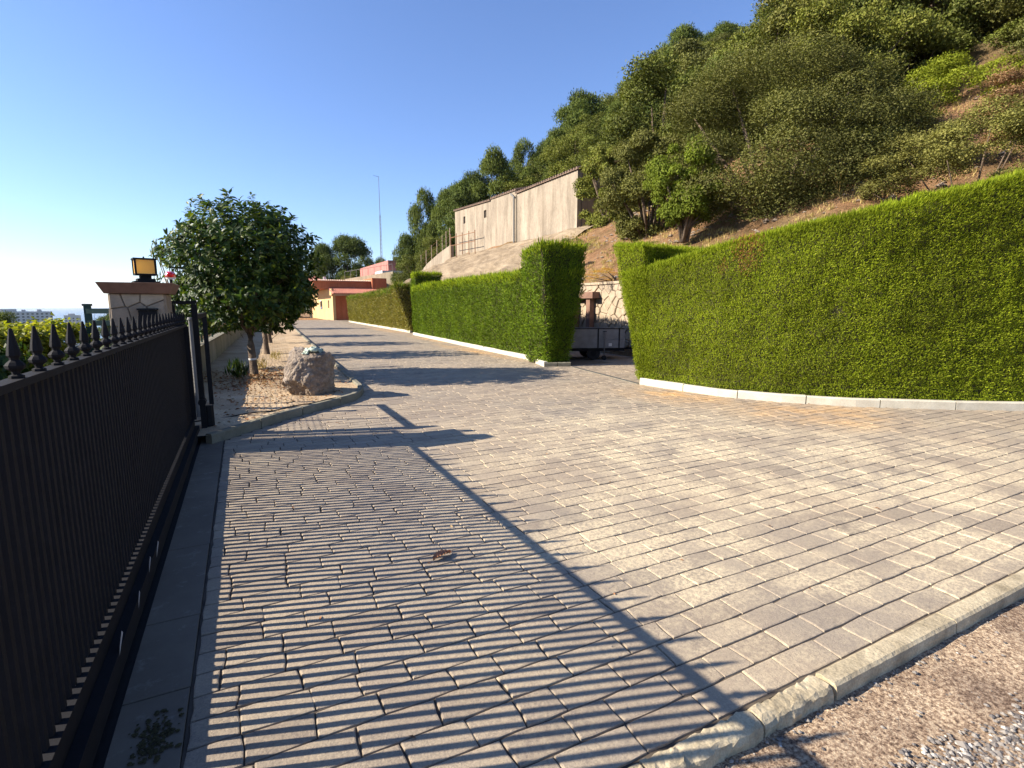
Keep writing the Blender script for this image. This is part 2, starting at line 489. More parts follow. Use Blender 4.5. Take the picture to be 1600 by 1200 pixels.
# ============================================================ SETTING: terrain and sea
def sstep(a, b, x):
    t = min(1.0, max(0.0, (x - a) / (b - a))); return t * t * (3 - 2 * t)

def clamp01(x): return min(1.0, max(0.0, x))

def hill_edge(d):
    return 11.1 + max(0, d - 47) * .4 + max(0, 9 - d) * .5 + max(0, 5 - d) * 1.5

def hill(n, d):
    m = n - hill_edge(d) + 11.1
    if m < 11.1:
        if n < -1.3: return max(-62, -.15 - .28 * (-n - 1.3))
        return 0.0
    tw = clamp01((d - 22) / 5) * clamp01((60 - d) / 8)
    s = 2.3 * (1 - clamp01((d - 47) / 6)) + .56 * (min(m, 18.1) - 11.1)
    if m > 18.1:
        s += (tw * .08 + (1 - tw) * .6) * (min(m, 20.5) - 18.1)
    if m > 20.5: s += .76 * (min(m, 80) - 20.5)
    return s

ns = np.concatenate([[-9000, -4000, -1500, -700, -400], np.arange(-250, -20, 15), np.arange(-20, -2, 1.5), [-1.3, -.5, 3, 7, 9.5, 10.6, 11.0], np.arange(11.2, 30, .45), np.arange(30, 60, 1.2), np.arange(60, 130, 5), [200, 400]])
ds = np.concatenate([[-300, -100, -50], np.arange(-30, 62, .6), np.arange(62, 120, 1.6), np.arange(125, 400, 20), [600, 1000, 2000, 4000, 9000]])
tv = []
for d in ds:
    for n_ in ns:
        z = hill(n_, d)
        if z <= 0.0 and n_ >= -1.3: z = -.14
        elif n_ > 11.15:
            z += .22 * noise.fractal(Vector((n_ * .35, d * .35, 0)), 1, 2, 5) * min(1, (n_ - 11) * .5)
        tv.append((n_, d, z))
nn = len(ns)
tf = [(j * nn + i, j * nn + i + 1, (j + 1) * nn + i + 1, (j + 1) * nn + i) for j in range(len(ds) - 1) for i in range(nn - 1)]
terrain = np_mesh('terrain', np.array(tv), np.array(tf), M['hill'], smooth=True)
tag(terrain, kind='structure')

mb = MB(); mb.add([(-29500, -11500, -60), (11500, -11500, -60), (11500, 31500, -60), (-29500, 31500, -60)], [(0, 1, 2, 3)])
tag(mb.build('sea', M['sea']), kind='structure')

# draped erosion matting over the rocky bank below the old building
def net_surf():
    V = []; A, B = 130, 60
    for i in range(A + 1):
        d = 24.5 + (50.2 - 24.5) * i / A
        for j in range(B + 1):
            t = j / B
            endf = clamp01((50.2 - d) / 3.4) ** .45
            n0 = 11.3; n1 = 17.9
            n_ = n0 + (n1 - n0) * t
            prof = 2.25 + 3.35 * (1 - (1 - t) ** 1.6)
            z = hill(n_, d)
            bul = prof - z
            z = z * (1 if d < 47 else 1 - .25 * (1 - endf)) + .06 + max(0, bul) * .95 * endf * clamp01((d - 24.5) / 4)
            w = noise.fractal(Vector((n_ * .55 + d * .35, d * .16 - n_ * .1, 3.1)), 1, 2, 5)
            r = 1 - abs(noise.noise(Vector((n_ * .5 - d * .55, d * .28 + n_ * .3, 8.0)))) * 2
            z += .26 * w * (1 - .6 * t) + .20 * r * (1 - .6 * t) + .05 * noise.noise(Vector((n_ * 3.1 - d * 1.2, d * 1.1 + n_ * .6, 2)))
            if t > .93: z = z * (1 - (t - .93) / .07) + (hill(n_, d) + .02) * (t - .93) / .07
            nx = n_ + .25 * noise.noise(Vector((n_ * .7, d * .7, 5)))
            V.append((nx, d, z))
    F = [(i * (B + 1) + j, (i + 1) * (B + 1) + j, (i + 1) * (B + 1) + j + 1, i * (B + 1) + j + 1) for i in range(A) for j in range(B)]
    # free left end folds down to the ground
    return V, F
V, F = net_surf()
o = np_mesh('rocky_bank', np.array(V), np.array(F), M['net'], smooth=True)
tag(o, kind='structure')

# ============================================================ paving
mb = MB()
mb.add([(-.30, 1.262, -.008), (14.5, 1.262, -.008), (14.5, 8.6, -.008), (-.30, 8.6, -.008)], [(0, 1, 2, 3)])
mb.add([(-.30, 8.6, -.008), (11.05, 8.6, -.008), (11.05, 66, -.008), (-.30, 66, -.008)], [(0, 1, 2, 3)])
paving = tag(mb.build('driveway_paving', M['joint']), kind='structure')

LK = [(-.33, 7.0), (-.22, 7.15), (.48, 8.0), (1.43, 8.9), (1.75, 9.59), (1.97, 10.31), (2.6, 26), (4.2, 64)]
RK = [(13.6, 2.15), (12.0, 2.8), (10.63, 3.49), (9.7, 4.08), (8.62, 4.93), (7.94, 5.72), (7.51, 6.51), (7.29, 7.69), (7.2, 8.35)]
MK = [(7.06, 11.98), (7.58, 14.01), (7.78, 17.9), (8.04, 22.04), (8.46, 28.87)]
FK = [(8.90, 31.03), (9.17, 40.67), (9.54, 55.07)]

def interp(pts, d):
    for (a, b), (c, e) in zip(pts, pts[1:]):
        if b <= d <= e: return a + (c - a) * (d - b) / (e - b)
    return pts[0][0] if d < pts[0][1] else pts[-1][0]

def left_lim(d): return -.29 if d < 7.0 else interp(LK, d)
def right_lim(d):
    if d < 2.15: return 13.0
    if d < 8.38: return min(12.5, interp(RK, d))
    if d < 11.9: return 11.0
    if d < 28.9: return interp(MK, d)
    if d < 31: return 10.5
    return interp(FK, d)

PITCH = .152
def course_y(k, n_):
    y = 1.275 + k * PITCH
    return y + .011 * noise.noise(Vector((n_ * 1.1, k * 7.3, 1))) + .006 * noise.noise(Vector((n_ * 5.5, k * 3.1, 9)))

CT = (0.454, 0.891)
def in_view(n_, d, m=.2):
    f = n_ * CT[0] + d * CT[1]; s = n_ * CT[1] - d * CT[0]
    return f > .15 and abs(s / f) < .98 + m

stones = []
def add_stone(k, xa, xb, xa2, xb2, far=False):
    """stone of course k between cross joints xa (left) and xb (right); xa2, xb2 are the joint positions at the upper course line"""
    g = .003 if not far else .005
    low, up = [], []
    S = 4 if not far else 1
    for i in range(S + 1):
        t = i / S
        x = xa + (xb - xa) * t; low.append([x, course_y(k, x) + g])
        x = xa2 + (xb2 - xa2) * t; up.append([x, course_y(k + 1, x) - g])
    low[0][0] += g; low[-1][0] -= g; up[0][0] += g; up[-1][0] -= g
    if not far:   # knocked-back corners
        for L, sgn in ((low, 1), (up, -1)):
            L[0][1] += sgn * random.uniform(.0, .006); L[-1][1] -= -sgn * random.uniform(.0, .006)
    ring = low
    if not far:
        ml = (low[-1][0] + up[-1][0]) / 2 + random.uniform(-.007, .007); ring = ring + [[ml, (low[-1][1] + up[-1][1]) / 2]]
    ring = ring + up[::-1]
    if not far:
        mr = (low[0][0] + up[0][0]) / 2 + random.uniform(-.007, .007); ring = ring + [[mr, (low[0][1] + up[0][1]) / 2]]
    stones.append((k, ring, far))

k = 0
while True:
    yc = 1.275 + (k + .5) * PITCH
    if yc > 64: break
    ranges = [(left_lim(yc), right_lim(yc))]
    if 11.9 < yc < 17: ranges.append((9.3, 11.0))
    far = yc > 14
    for a, b in ranges:
        rr = random.Random(k * 13 + int(a * 10))
        x = a; L0 = rr.uniform(.08, .3)
        first = True; x2 = a
        while x < b - .02:
            L = L0 if first else rr.choice((.20, .24, .27, .30, .33)) * rr.uniform(.93, 1.07)
            if far: L *= 1.0
            first = False
            nx = x + L
            if nx > b - .07: nx = b
            nx2 = nx + (rr.uniform(-.013, .013) if nx < b else 0)
            xm = (x + nx) / 2
            if in_view(xm, yc, .9): add_stone(k, x, nx, x2, nx2, far)
            x, x2 = nx, nx2
    k += 1

def stone_geo(ring, far, z):
    n = len(ring)
    cx = sum(p[0] for p in ring) / n; cy = sum(p[1] for p in ring) / n
    tx, ty = random.uniform(-.012, .012), random.uniform(-.015, .015)
    if far:
        vs = [(x, y, -.011) for x, y in ring] + [(cx + (x - cx) * .985, cy + (y - cy) * .95, z) for x, y in ring]
        fs = [[i, (i + 1) % n, n + (i + 1) % n, n + i] for i in range(n)] + [[n + i for i in range(n)]]
        return vs, fs
    def ins(d):
        out = []
        for x, y in ring:
            dx, dy = cx - x, cy - y
            out.append((x + math.copysign(min(abs(dx), d), dx) * (1 if abs(dx) > .04 else .3), y + math.copysign(min(abs(dy), d), dy)))
        return out
    def zz(x, y, o): return z + o + (x - cx) * tx + (y - cy) * ty
    r1 = ins(.0018); r2 = ins(.007)
    vs = [(x, y, -.0085) for x, y in ring]
    vs += [(x, y, zz(x, y, -.0016)) for x, y in r1]
    vs += [(x, y, zz(x, y, random.uniform(-.0008, .0008))) for x, y in r2]
    fs = []
    for r in range(2):
        fs += [[r * n + i, r * n + (i + 1) % n, (r + 1) * n + (i + 1) % n, (r + 1) * n + i] for i in range(n)]
    vs.append((cx, cy, z + .001))
    fs += [[2 * n + i, 2 * n + (i + 1) % n, 3 * n] for i in range(n)]
    return vs, fs

def size_metric(s):
    ring = s[1]
    cx = sum(p[0] for p in ring) / len(ring); cy = sum(p[1] for p in ring) / len(ring)
    if not in_view(cx, cy, -.03): return 0
    f = cx * CT[0] + cy * CT[1]
    # ground nearer than this lies below the frame
    if f < 1.62: return 0
    w = max(p[0] for p in ring) - min(p[0] for p in ring)
    return w / (f * f * f)
stones.sort(key=size_metric, reverse=True)
for s in stones[:299]:
    mb = MB(); vs, fs = stone_geo(s[1], s[2], random.uniform(-.0015, .0015))
    c = s[1]; cx = sum(p[0] for p in c) / len(c); cy = sum(p[1] for p in c) / len(c)
    mb.add(vs, fs); o = mb.build('paving_stone', M['paver'], paving, off=(cx, cy, 0)); o.location = (cx, cy, 0)
mb = MB()
for s in stones[299:]:
    vs, fs = stone_geo(s[1], s[2], random.uniform(-.0015, .0015)); mb.add(vs, fs)
tag(mb.build('paving_stone_courses', M['paver'], paving), kind='stuff')

# smooth strip between gate track and pavers
slabs = empty('track_side_strip', (0, 0, 0), kind='structure')
y = .95
for L in (.62, .85, .60, .92, .78, .95, 1.0, 1.25):
    mb = MB(); x0 = -.54; x1 = -.302
    mb.prism([(x0, y + .003), (x1, y + .003), (x1 - .003 * random.random(), y + L - .003), (x0, y + L - .003)], -.03, random.uniform(-.001, .001), bev=.003)
    mb.build('strip_slab', M['slab'], slabs); y += L
mb = MB(); mb.add([(-1.4, -.5, -.035), (-.30, -.5, -.035), (-.30, 7.9, -.035), (-1.4, 7.9, -.035)], [(0, 1, 2, 3)])
tag(mb.build('gate_track_bed', M['slab']), kind='structure')

# ============================================================ kerbs
def kerb_line(name, pts, mat, w=.11, h=.13, piece=1.1, side=-1, z0=-.1, rnd=None, gap=.016, label=None):
    """pts run along the road-side foot of the kerb; the stones lie on the 'side' of it"""
    root = empty(name, (0, 0, 0), kind='structure')
    P = [Vector((a, b)) for a, b in pts]
    seg = [(P[i + 1] - P[i]).length for i in range(len(P) - 1)]
    tot = sum(seg)
    def at(s):
        s = min(max(s, 0), tot)
        for i, L in enumerate(seg):
            if s <= L or i == len(seg) - 1: return P[i].lerp(P[i + 1], s / L)
            s -= L
    def nor(s):
        t = (at(min(tot, s + .15)) - at(max(0, s - .15))).normalized(); return Vector((-t.y, t.x)) * side
    n = max(1, round(tot / piece)); L = tot / n
    for i in range(n):
        a, b = i * L + gap / 2, (i + 1) * L - gap / 2
        K = max(1, int((b - a) / .28))
        mb = MB(); vs = []
        jz = random.uniform(-.005, .005)
        for q in range(K + 1):
            s = a + (b - a) * q / K; p = at(s); m = nor(s)
            for off, z in ((0, z0), (.002, h - .018), (.016, h), (w - .016, h), (w, h - .015), (w, z0)):
                r = (rnd or 0) * noise.noise(Vector((s * 9, off * 60, z * 40)))
                vs.append((p.x + m.x * (off + r), p.y + m.y * (off + r), z + jz + (r if z > 0 else 0)))
        fs = []
        for q in range(K):
            for c in range(5):
                fs.append([q * 6 + c, q * 6 + c + 1, (q + 1) * 6 + c + 1, (q + 1) * 6 + c])
        fs.append(list(range(6))[::-1]); fs.append([K * 6 + c for c in range(6)])
        if side > 0: fs = [f[::-1] for f in fs]
        mb.add(vs, fs); mb.build('kerb_stone', mat, root)
    return root
kerb_line('hedge_kerb', RK[::-1], M['kerb'], piece=1.08, side=1)
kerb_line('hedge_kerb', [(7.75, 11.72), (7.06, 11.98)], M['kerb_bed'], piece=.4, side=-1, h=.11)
kerb_line('hedge_kerb', MK, M['kerb'], side=-1)
kerb_line('hedge_kerb', FK, M['kerb'], side=-1, piece=1.5)
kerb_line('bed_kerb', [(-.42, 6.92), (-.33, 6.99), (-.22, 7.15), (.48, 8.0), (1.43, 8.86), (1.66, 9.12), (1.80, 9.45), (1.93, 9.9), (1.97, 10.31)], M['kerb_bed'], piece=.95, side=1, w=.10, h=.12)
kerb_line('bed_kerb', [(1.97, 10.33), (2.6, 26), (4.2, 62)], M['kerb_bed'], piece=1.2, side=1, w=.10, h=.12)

# front edge kerb: broken old stretch on the left, cleaner stones on the right
root = empty('front_edge_kerb', (0, 0, 0), kind='structure')
def front_piece(x0, x1, rough_amp, mat, z):
    K = max(8, int((x1 - x0) / (.022 if rough_amp > .006 else .05)))
    prof = [(1.262, -.03), (1.26, z - .006), (1.25, z), (1.232, z + .001), (1.205, z + .001), (1.182, z), (1.168, z - .010), (1.164, z - .03), (1.162, -.07), (1.160, -.12)]
    vs = []
    for q in range(K + 1):
        x = x0 + (x1 - x0) * q / K
        chip = 0
        if rough_amp > .006: chip = max(0, noise.noise(Vector((x * 4.3, 2, 0)))) * .035 + max(0, noise.noise(Vector((x * 14, 5, 0)))) * .02
        for c, (y, zz) in enumerate(prof):
            r = rough_amp * noise.fractal(Vector((x * 30, y * 40, zz * 60)), 1, 2, 4)
            yy = y + r * .8
            if c >= 5: yy += chip * 1.0
            if c == 5 or c == 6: zz -= chip * .5
            vs.append((x + (r * .4 if 0 < q < K else 0), yy, zz + r * .5))
    n = len(prof)
    fs = [[q * n + c, q * n + c + 1, (q + 1) * n + c + 1, (q + 1) * n + c][::-1] for q in range(K) for c in range(n - 1)]
    fs.append(list(range(n))); fs.append([K * n + c for c in range(n)][::-1])
    mb = MB(); mb.add(vs, fs); return mb.build('kerb_stone', mat, root)
x = -.5
for L in (.55, .62, .48, .55, .43):
    front_piece(x, x + L - .012, .011, M['kerb_old'], .006); x += L
x = 2.14
for L in (1.0,) * 12:
    front_piece(x, x + L - .008, .0022, M['kerb_old'], .012); x += L

# worn roadside outside the kerb, with gravel
K1, K2 = 150, 70
V = []
for j in range(K2 + 1):
    y = -1.2 + (1.18 + 1.2) * j / K2
    for i in range(K1 + 1):
        x = -1 + 9 * i / K1
        z = -.058 + .009 * noise.fractal(Vector((x * 5, y * 5, 0)), 1, 2, 5) - .02 * clamp01((.8 - y) / .8)
        V.append((x, y, z))
F = [(j * (K1 + 1) + i, j * (K1 + 1) + i + 1, (j + 1) * (K1 + 1) + i + 1, (j + 1) * (K1 + 1) + i) for j in range(K2) for i in range(K1)]
tag(np_mesh('roadside', np.array(V), np.array(F), M['verge'], smooth=True), kind='structure')
mb = MB(); mb.add([(-40, -60, -.085), (60, -60, -.085), (60, 1.15, -.085), (-40, 1.15, -.085)], [(0, 1, 2, 3)])
tag(mb.build('road', M['verge']), kind='structure')

def pebble(mb, c, r, flat=.6, seed=None):
    base = [(1, 0, 0), (.3, .95, 0), (-.8, .6, 0), (-.85, -.5, 0), (.25, -.95, 0), (.1, .1, 1), (0, -.1, -1)]
    q = [(x * random.uniform(.75, 1.15), y * random.uniform(.75, 1.15), z * random.uniform(.8, 1.1)) for x, y, z in base]
    a = random.uniform(0, 6.28); ca, sa = math.cos(a), math.sin(a)
    sx = random.uniform(.8, 1.35)
    vs = [(c[0] + (x * ca * sx - y * sa) * r, c[1] + (x * sa * sx + y * ca) * r, c[2] + z * r * flat) for x, y, z in q]
    mb.add(vs, [(0, 1, 5), (1, 2, 5), (2, 3, 5), (3, 4, 5), (4, 0, 5), (1, 0, 6), (2, 1, 6), (3, 2, 6), (4, 3, 6), (0, 4, 6)])
mb = MB()
for _ in range(15000):
    x = random.uniform(1.5, 4.2); y = random.uniform(.05, .90)
    lim = .89 - .13 * max(0, (x - 2.1)) + .05 * noise.noise(Vector((x * 3, 1, 1)))
    if x < 1.75 + .25 * noise.noise(Vector((y * 2, 3, 3))): continue
    if y > lim or (y > lim - .06 and random.random() < .6): continue
    r = random.choice((.005, .006, .008, .008, .010, .012)) * random.uniform(.8, 1.2)
    pebble(mb, (x, y, -.058 - .02 * clamp01((.8 - y) / .8) + r * .5), r)
for _ in range(700):      # strays on the roadside and along the kerb foot
    x = random.uniform(.2, 6); y = random.uniform(.7, 1.155)
    if random.random() < .4: y = 1.15 - abs(random.gauss(0, .02))
    r = random.choice((.003, .004, .006, .010)); pebble(mb, (x, y, -.056 + r * .3), r)
tag(mb.build('gravel', M['gravel']), 'grey gravel at the edge of the road', 'gravel', kind='stuff')
# loose stones singled out
for (x, y, r, z, lab) in [(1.44, 1.735, .0085, .004, 'small pale pebble on the pavers inside the gate shadow, the lower of a pair'),
                       (1.455, 1.815, .006, .004, 'tiny pale pebble just above a slightly bigger pebble on the pavers'),
                       (1.27, 1.475, .006, .004, 'single tiny pebble on the pavers close to the broken kerb'),
                       (2.33, .80, .024, -.05, 'fist sized pale stone at the tip of the gravel patch'),
                       (2.62, 1.10, .014, -.05, 'small grey stone lying against the foot of the front kerb')]:
    mb = MB(); pebble(mb, (0, 0, 0), r, .7); o = mb.build('pebble', M['gravel']); o.location = (x, y, z); tag(o, lab, 'pebble')

# ============================================================ planting bed
bed_edge = [(-.42, 6.96), (-.30, 7.2), (.41, 8.07), (1.36, 8.93), (1.58, 9.17), (1.71, 9.48), (1.84, 9.93), (1.88, 10.31), (2.5, 26), (4.1, 62)]
def bedr(d):
    return interp(bed_edge, d)
V = []; NB = 24; rows = np.concatenate([np.arange(6.96, 22, .09), np.arange(22, 62, .6)])
for d in rows:
    r = bedr(d); l = -1.25 + .049 * (d - 7.9) if d > 7.6 else -.60
    l = min(l, r - .02)
    for i in range(NB + 1):
        x = l + (r - l) * i / NB
        V.append((x, d, .075 + .022 * noise.fractal(Vector((x * 2.2, d * 2.2, 0)), 1, 2, 5) + .03 * clamp01((.3 - x))))
F = [(j * (NB + 1) + i, j * (NB + 1) + i + 1, (j + 1) * (NB + 1) + i + 1, (j + 1) * (NB + 1) + i) for j in range(len(rows) - 1) for i in range(NB)]
tag(np_mesh('bed_soil', np.array(V), np.array(F), M['soil_bed'], smooth=True), kind='structure')

# ============================================================ sliding gate
gate = empty('sliding_gate', (-.62, 4.1, 0), label='charcoal sliding gate of close vertical bars topped with a row of spearheads, on the left', cat='gate')
GO = (-.62, 4.1, 0)
G0, G1 = .82, 7.36
mb = MB(); mb.bb(-.642, -.594, G0, G1, 1.361, 1.385); mb.build('top_rail', M['gate'], gate, off=GO)
mb = MB(); mb.bb(-.665, -.606, G0, G1, .045, .235); beam = mb.build('bottom_beam', M['gate'], gate, off=GO)
mb = MB(); mb.bb(-.604, -.560, G0, G1, .045, .150)
mb.build('beam_flange', M['gate'], beam)
mb = MB(); mb.bb(-.658, -.582, G1 - .07, G1, .236, 1.360); mb.build('end_stile', M['gate'], gate, off=GO)
mb = MB(); mb.bb(-.665, -.575, G0, G0 + .14, .236, 1.360); mb.build('end_stile', M['gate_stile'], gate, off=GO)
slat_me = None
s = G0 + .19
while s < G1 - .09:
    if slat_me is None:
        mb = MB(); mb.bb(-.01, .01, -.0125, .0125, -.5605, .5605); o = mb.build('slat', M['gate'], gate); slat_me = o.data
    else:
        o = link('slat', slat_me, None, gate)
    o.location = (-.638 - GO[0], s - GO[1], .7975)
    s += .0625
prof = [(0, .019), (.009, .019), (.013, .010), (.022, .012), (.031, .023), (.040, .0255), (.049, .019), (.056, .0115), (.062, .0125), (.070, .0175), (.090, .0150), (.125, .0085), (.148, .0045), (.152, .001)]
def spike_mesh():
    mb = MB(); n = 8; vs = []
    for z, r in prof:
        for k in range(n):
            a = 2 * math.pi * (k + .5) / n
            vs.append((r * math.cos(a), r * math.sin(a), z))
    fs = [[i * n + k, i * n + (k + 1) % n, (i + 1) * n + (k + 1) % n, (i + 1) * n + k] for i in range(len(prof) - 1) for k in range(n)]
    mb.add(vs, fs); return mb.build('spike', M['gate'], gate, smooth=False)
o = spike_mesh(); first = True
k = 4
while .07 + .2 * k < G1 - .03:
    if not first: o = link('spike', o.data, None, gate)
    first = False
    o.location = (-.617 - GO[0], .07 + .2 * k - GO[1], 1.384); k += 1
for (y, z, L) in [(2.55, .16, .10), (3.0, .13, .07), (3.35, .15, .09), (3.62, .12, .12)]:  # small flat pale grey shapes set just in front of the beam flange
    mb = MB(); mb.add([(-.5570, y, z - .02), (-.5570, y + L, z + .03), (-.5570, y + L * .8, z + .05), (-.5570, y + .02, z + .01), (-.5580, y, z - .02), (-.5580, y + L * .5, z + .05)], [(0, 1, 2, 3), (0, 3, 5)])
    mb.build('beam_mark', M['pale_mark'], beam, off=GO)
for o in list(beam.children):
    if o.name.startswith('beam_flange'):
        for v in o.data.vertices: v.co -= Vector(GO)
mb = MB(); mb.bb(-.70, -.535, .3, 7.9, -.034, -.004); mb.bb(-.63, -.612, .3, 7.9, -.004, .018)
tag(mb.build('gate_track', M['iron']), 'dark steel floor track running under the sliding gate', 'track')

# guide frame at the far end of the gate
gf = empty('gate_guide_frame', (-.6, 7.5, 0), label='black steel guide frame standing at the far end of the sliding gate', cat='guide frame')
OF = (-.6, 7.5, 0)
def fpart(name, m, *b):
    mb = MB(); mb.bb(*b); return mb.build(name, m, gf, off=OF)
fpart('post', M['iron'], -.545, -.485, 7.44, 7.52, -.03, 1.62)
fpart('post', M['iron'], -.775, -.715, 7.44, 7.52, -.03, 1.62)
fpart('crossbar', M['iron'], -.775, -.485, 7.445, 7.515, 1.622, 1.66)
fpart('post', M['iron'], -.545, -.485, 9.22, 9.29, -.03, 1.44)
fpart('guide_rail', M['iron'], -.545, -.485, 7.522, 9.30, 1.442, 1.50)
mb = MB(); mb.tube([(-.47, 7.55, .10), (-.47, 7.55, .36)], .07, 10); mb.tube([(-.515, 7.40, .42), (-.515, 7.57, .42)], .045, 10)
mb.build('guide_roller', M['iron'], gf, off=OF)
mb = MB(); mb.tube([(-.52, 7.6, .35), (-.50, 8.5, .02)], .018, 6); mb.build('brace', M['galv'], gf, off=OF)
mb = MB(); mb.tube([(-.62, 8.2, -.05), (-.62, 8.2, 1.42)], .026, 12); mb.tube([(-.62, 8.2, 1.42), (-.62, 8.2, 1.45)], [.042, .03], 12)
tag(mb.build('steel_pipe', M['galv']), 'pale galvanised pipe standing between the black posts behind the gate', 'pipe')

# ============================================================ stone gate pillar
def clip(poly, p, nrm):
    out = []
    for i in range(len(poly)):
        a, b = poly[i], poly[(i + 1) % len(poly)]
        da = (a[0] - p[0]) * nrm[0] + (a[1] - p[1]) * nrm[1]; db = (b[0] - p[0]) * nrm[0] + (b[1] - p[1]) * nrm[1]
        if da <= 0: out.append(a)
        if (da < 0 < db) or (db < 0 < da):
            t = da / (da - db); out.append((a[0] + (b[0] - a[0]) * t, a[1] + (b[1] - a[1]) * t))
    return out

def voronoi(pts, x0, x1, y0, y1, gap=.008):
    cells = []
    for i, p in enumerate(pts):
        poly = [(x0, y0), (x1, y0), (x1, y1), (x0, y1)]
        for j, q in enumerate(pts):
            if i == j: continue
            dx, dy = q[0] - p[0], q[1] - p[1]; L = math.hypot(dx, dy)
            if L > 6 * math.sqrt((x1 - x0) * (y1 - y0) / len(pts)): continue
            m = ((p[0] + q[0]) / 2 - dx / L * gap / 2, (p[1] + q[1]) / 2 - dy / L * gap / 2)
            poly = clip(poly, m, (dx / L, dy / L))
            if len(poly) < 3: break
        if len(poly) >= 3: cells.append(poly)
    return cells

def face_stones(name, cells, frame, depth, mats, parent, off, bev=.006, join=None, jit=0.004):
    """cells in (u,v) face coords; frame maps (u,v,w) to the world, w pointing out of the wall"""
    out = join or None
    for poly in cells:
        mb = join or MB()
        t = MB(); dd = depth + random.uniform(-jit, jit)
        t.prism(poly, -.01, dd, bev=bev)
        vs = [frame(*v) for v in t.v]
        mb.add(vs, t.f)
        if join is None: mb.build(name, mats, parent, off=off)
    return out

pil = empty('gate_pillar', (-.95, 6.96, 0), label='stone clad gate pillar with a wide brown cap behind the gate', cat='pillar')
PO = (-.95, 6.96, 0)
PX0, PX1, PY0, PY1 = -1.20, -.73, 6.72, 7.20
mb = MB(); mb.bb(PX0, PX1, PY0, PY1, -.1, 1.725); mb.build('core', M['mortar'], pil, off=PO)
random.seed(5)
pts = [(-.40 + PX0 + .45, 1.66), (PX0 + .08, 1.50), (PX0 + .24, 1.53), (PX0 + .40, 1.58), (PX0 + .36, 1.67), (PX0 + .16, 1.69), (PX0 + .10, 1.28), (PX0 + .28, 1.31), (PX0 + .42, 1.36)]
pts += [(random.uniform(PX0, PX1), z) for z in (.1, .2, .35, .45, .6, .7, .85, .95, 1.05, 1.12)]
face_stones('facing_stone', voronoi(pts, PX0, PX1, -.05, 1.722, .008), lambda u, v, w: (u, PY0 - w, v), .018, M['facing'], pil, PO)
pts = [(random.uniform(PY0, PY1), .1 + i * .105) for i in range(15)]
face_stones('facing_stone', voronoi(pts, PY0, PY1, -.05, 1.722, .012), lambda u, v, w: (PX0 - w, PY1 + PY0 - u, v), .018, M['facing'], pil, PO)
pts = [(random.uniform(PY0, PY1), .1 + i * .105) for i in range(15)]
face_stones('facing_stone', voronoi(pts, PY0, PY1, -.05, 1.722, .012), lambda u, v, w: (PX1 + w, u, v), .018, M['facing'], pil, PO)
mb = MB()
mb.add([(-1.235, 6.66, 1.726), (-.675, 6.66, 1.726), (-.675, 7.27, 1.726), (-1.235, 7.27, 1.726),
        (-1.285, 6.60, 1.838), (-.625, 6.60, 1.838), (-.625, 7.32, 1.838), (-1.285, 7.32, 1.838)],
       [(3, 2, 1, 0), (4, 5, 6, 7), (0, 1, 5, 4), (1, 2, 6, 5), (2, 3, 7, 6), (3, 0, 4, 7)])
cap = mb.build('cap', M['cap'], pil, off=PO)
bv = cap.modifiers.new('b', 'BEVEL'); bv.width = .006; bv.segments = 2
mb = MB(); mb.bb(-.96, -.80, 6.65, 6.70, 1.30, 1.555); mb.bb(-.97, -.79, 6.635, 6.70, 1.557, 1.575)
mb.build('letter_box', M['iron'], pil, off=PO)

# amber lantern on the cap
lt = empty('gate_lantern', (-.90, 6.9, 1.838), .25, 'square black lantern with amber glass standing on the pillar cap', 'lantern')
mb = MB(); mb.bb(-.115, .115, -.115, .115, 0, .022); mb.bb(-.08, .08, -.08, .08, .023, .05); mb.bb(-.05, .05, -.05, .05, .051, .085); mb.build('base', M['iron'], lt)
mb = MB(); w = .098; z0, z1 = .086, .262
mb.bb(-w, w, -w, w, z0, z0 + .016); mb.bb(-w - .006, w + .006, -w - .006, w + .006, z1 - .016, z1)
for a in (-1, 1):
    for b in (-1, 1): mb.box((a * (w - .009), b * (w - .009), (z0 + z1) / 2), (.018, .018, z1 - z0 - .034))
mb.build('frame', M['iron'], lt)
for a, b in ((0, -1), (1, 0), (0, 1), (-1, 0)):
    mb = MB(); mb.box((a * (w - .012), b * (w - .012), (z0 + z1) / 2), ((2 * w - .04) if a == 0 else .004, (2 * w - .04) if b == 0 else .004, z1 - z0 - .036)); mb.build('glass', M['amber'], lt)
mb = MB(); mb.tube([(0, 0, z1), (0, 0, z1 + .022)], [.012, .006], 6); mb.build('finial', M['iron'], lt)
# red beacon
bc = empty('warning_beacon', (-.70, 7.2, 1.838), 0, 'small red warning beacon on a short stalk behind the lantern', 'beacon')
mb = MB(); mb.tube([(0, 0, 0), (0, 0, .06)], .014, 8); mb.build('stalk', M['iron'], bc)
mb = MB(); mb.tube([(0, 0, .061), (0, 0, .083)], .048, 16); mb.build('base', M['white'], bc)
mb = MB(); mb.tube([(0, 0, .084), (0, 0, .12), (0, 0, .142), (0, 0, .15)], [.055, .052, .042, .02], 16); mb.build('dome', M['red_dome'], bc, smooth=True)

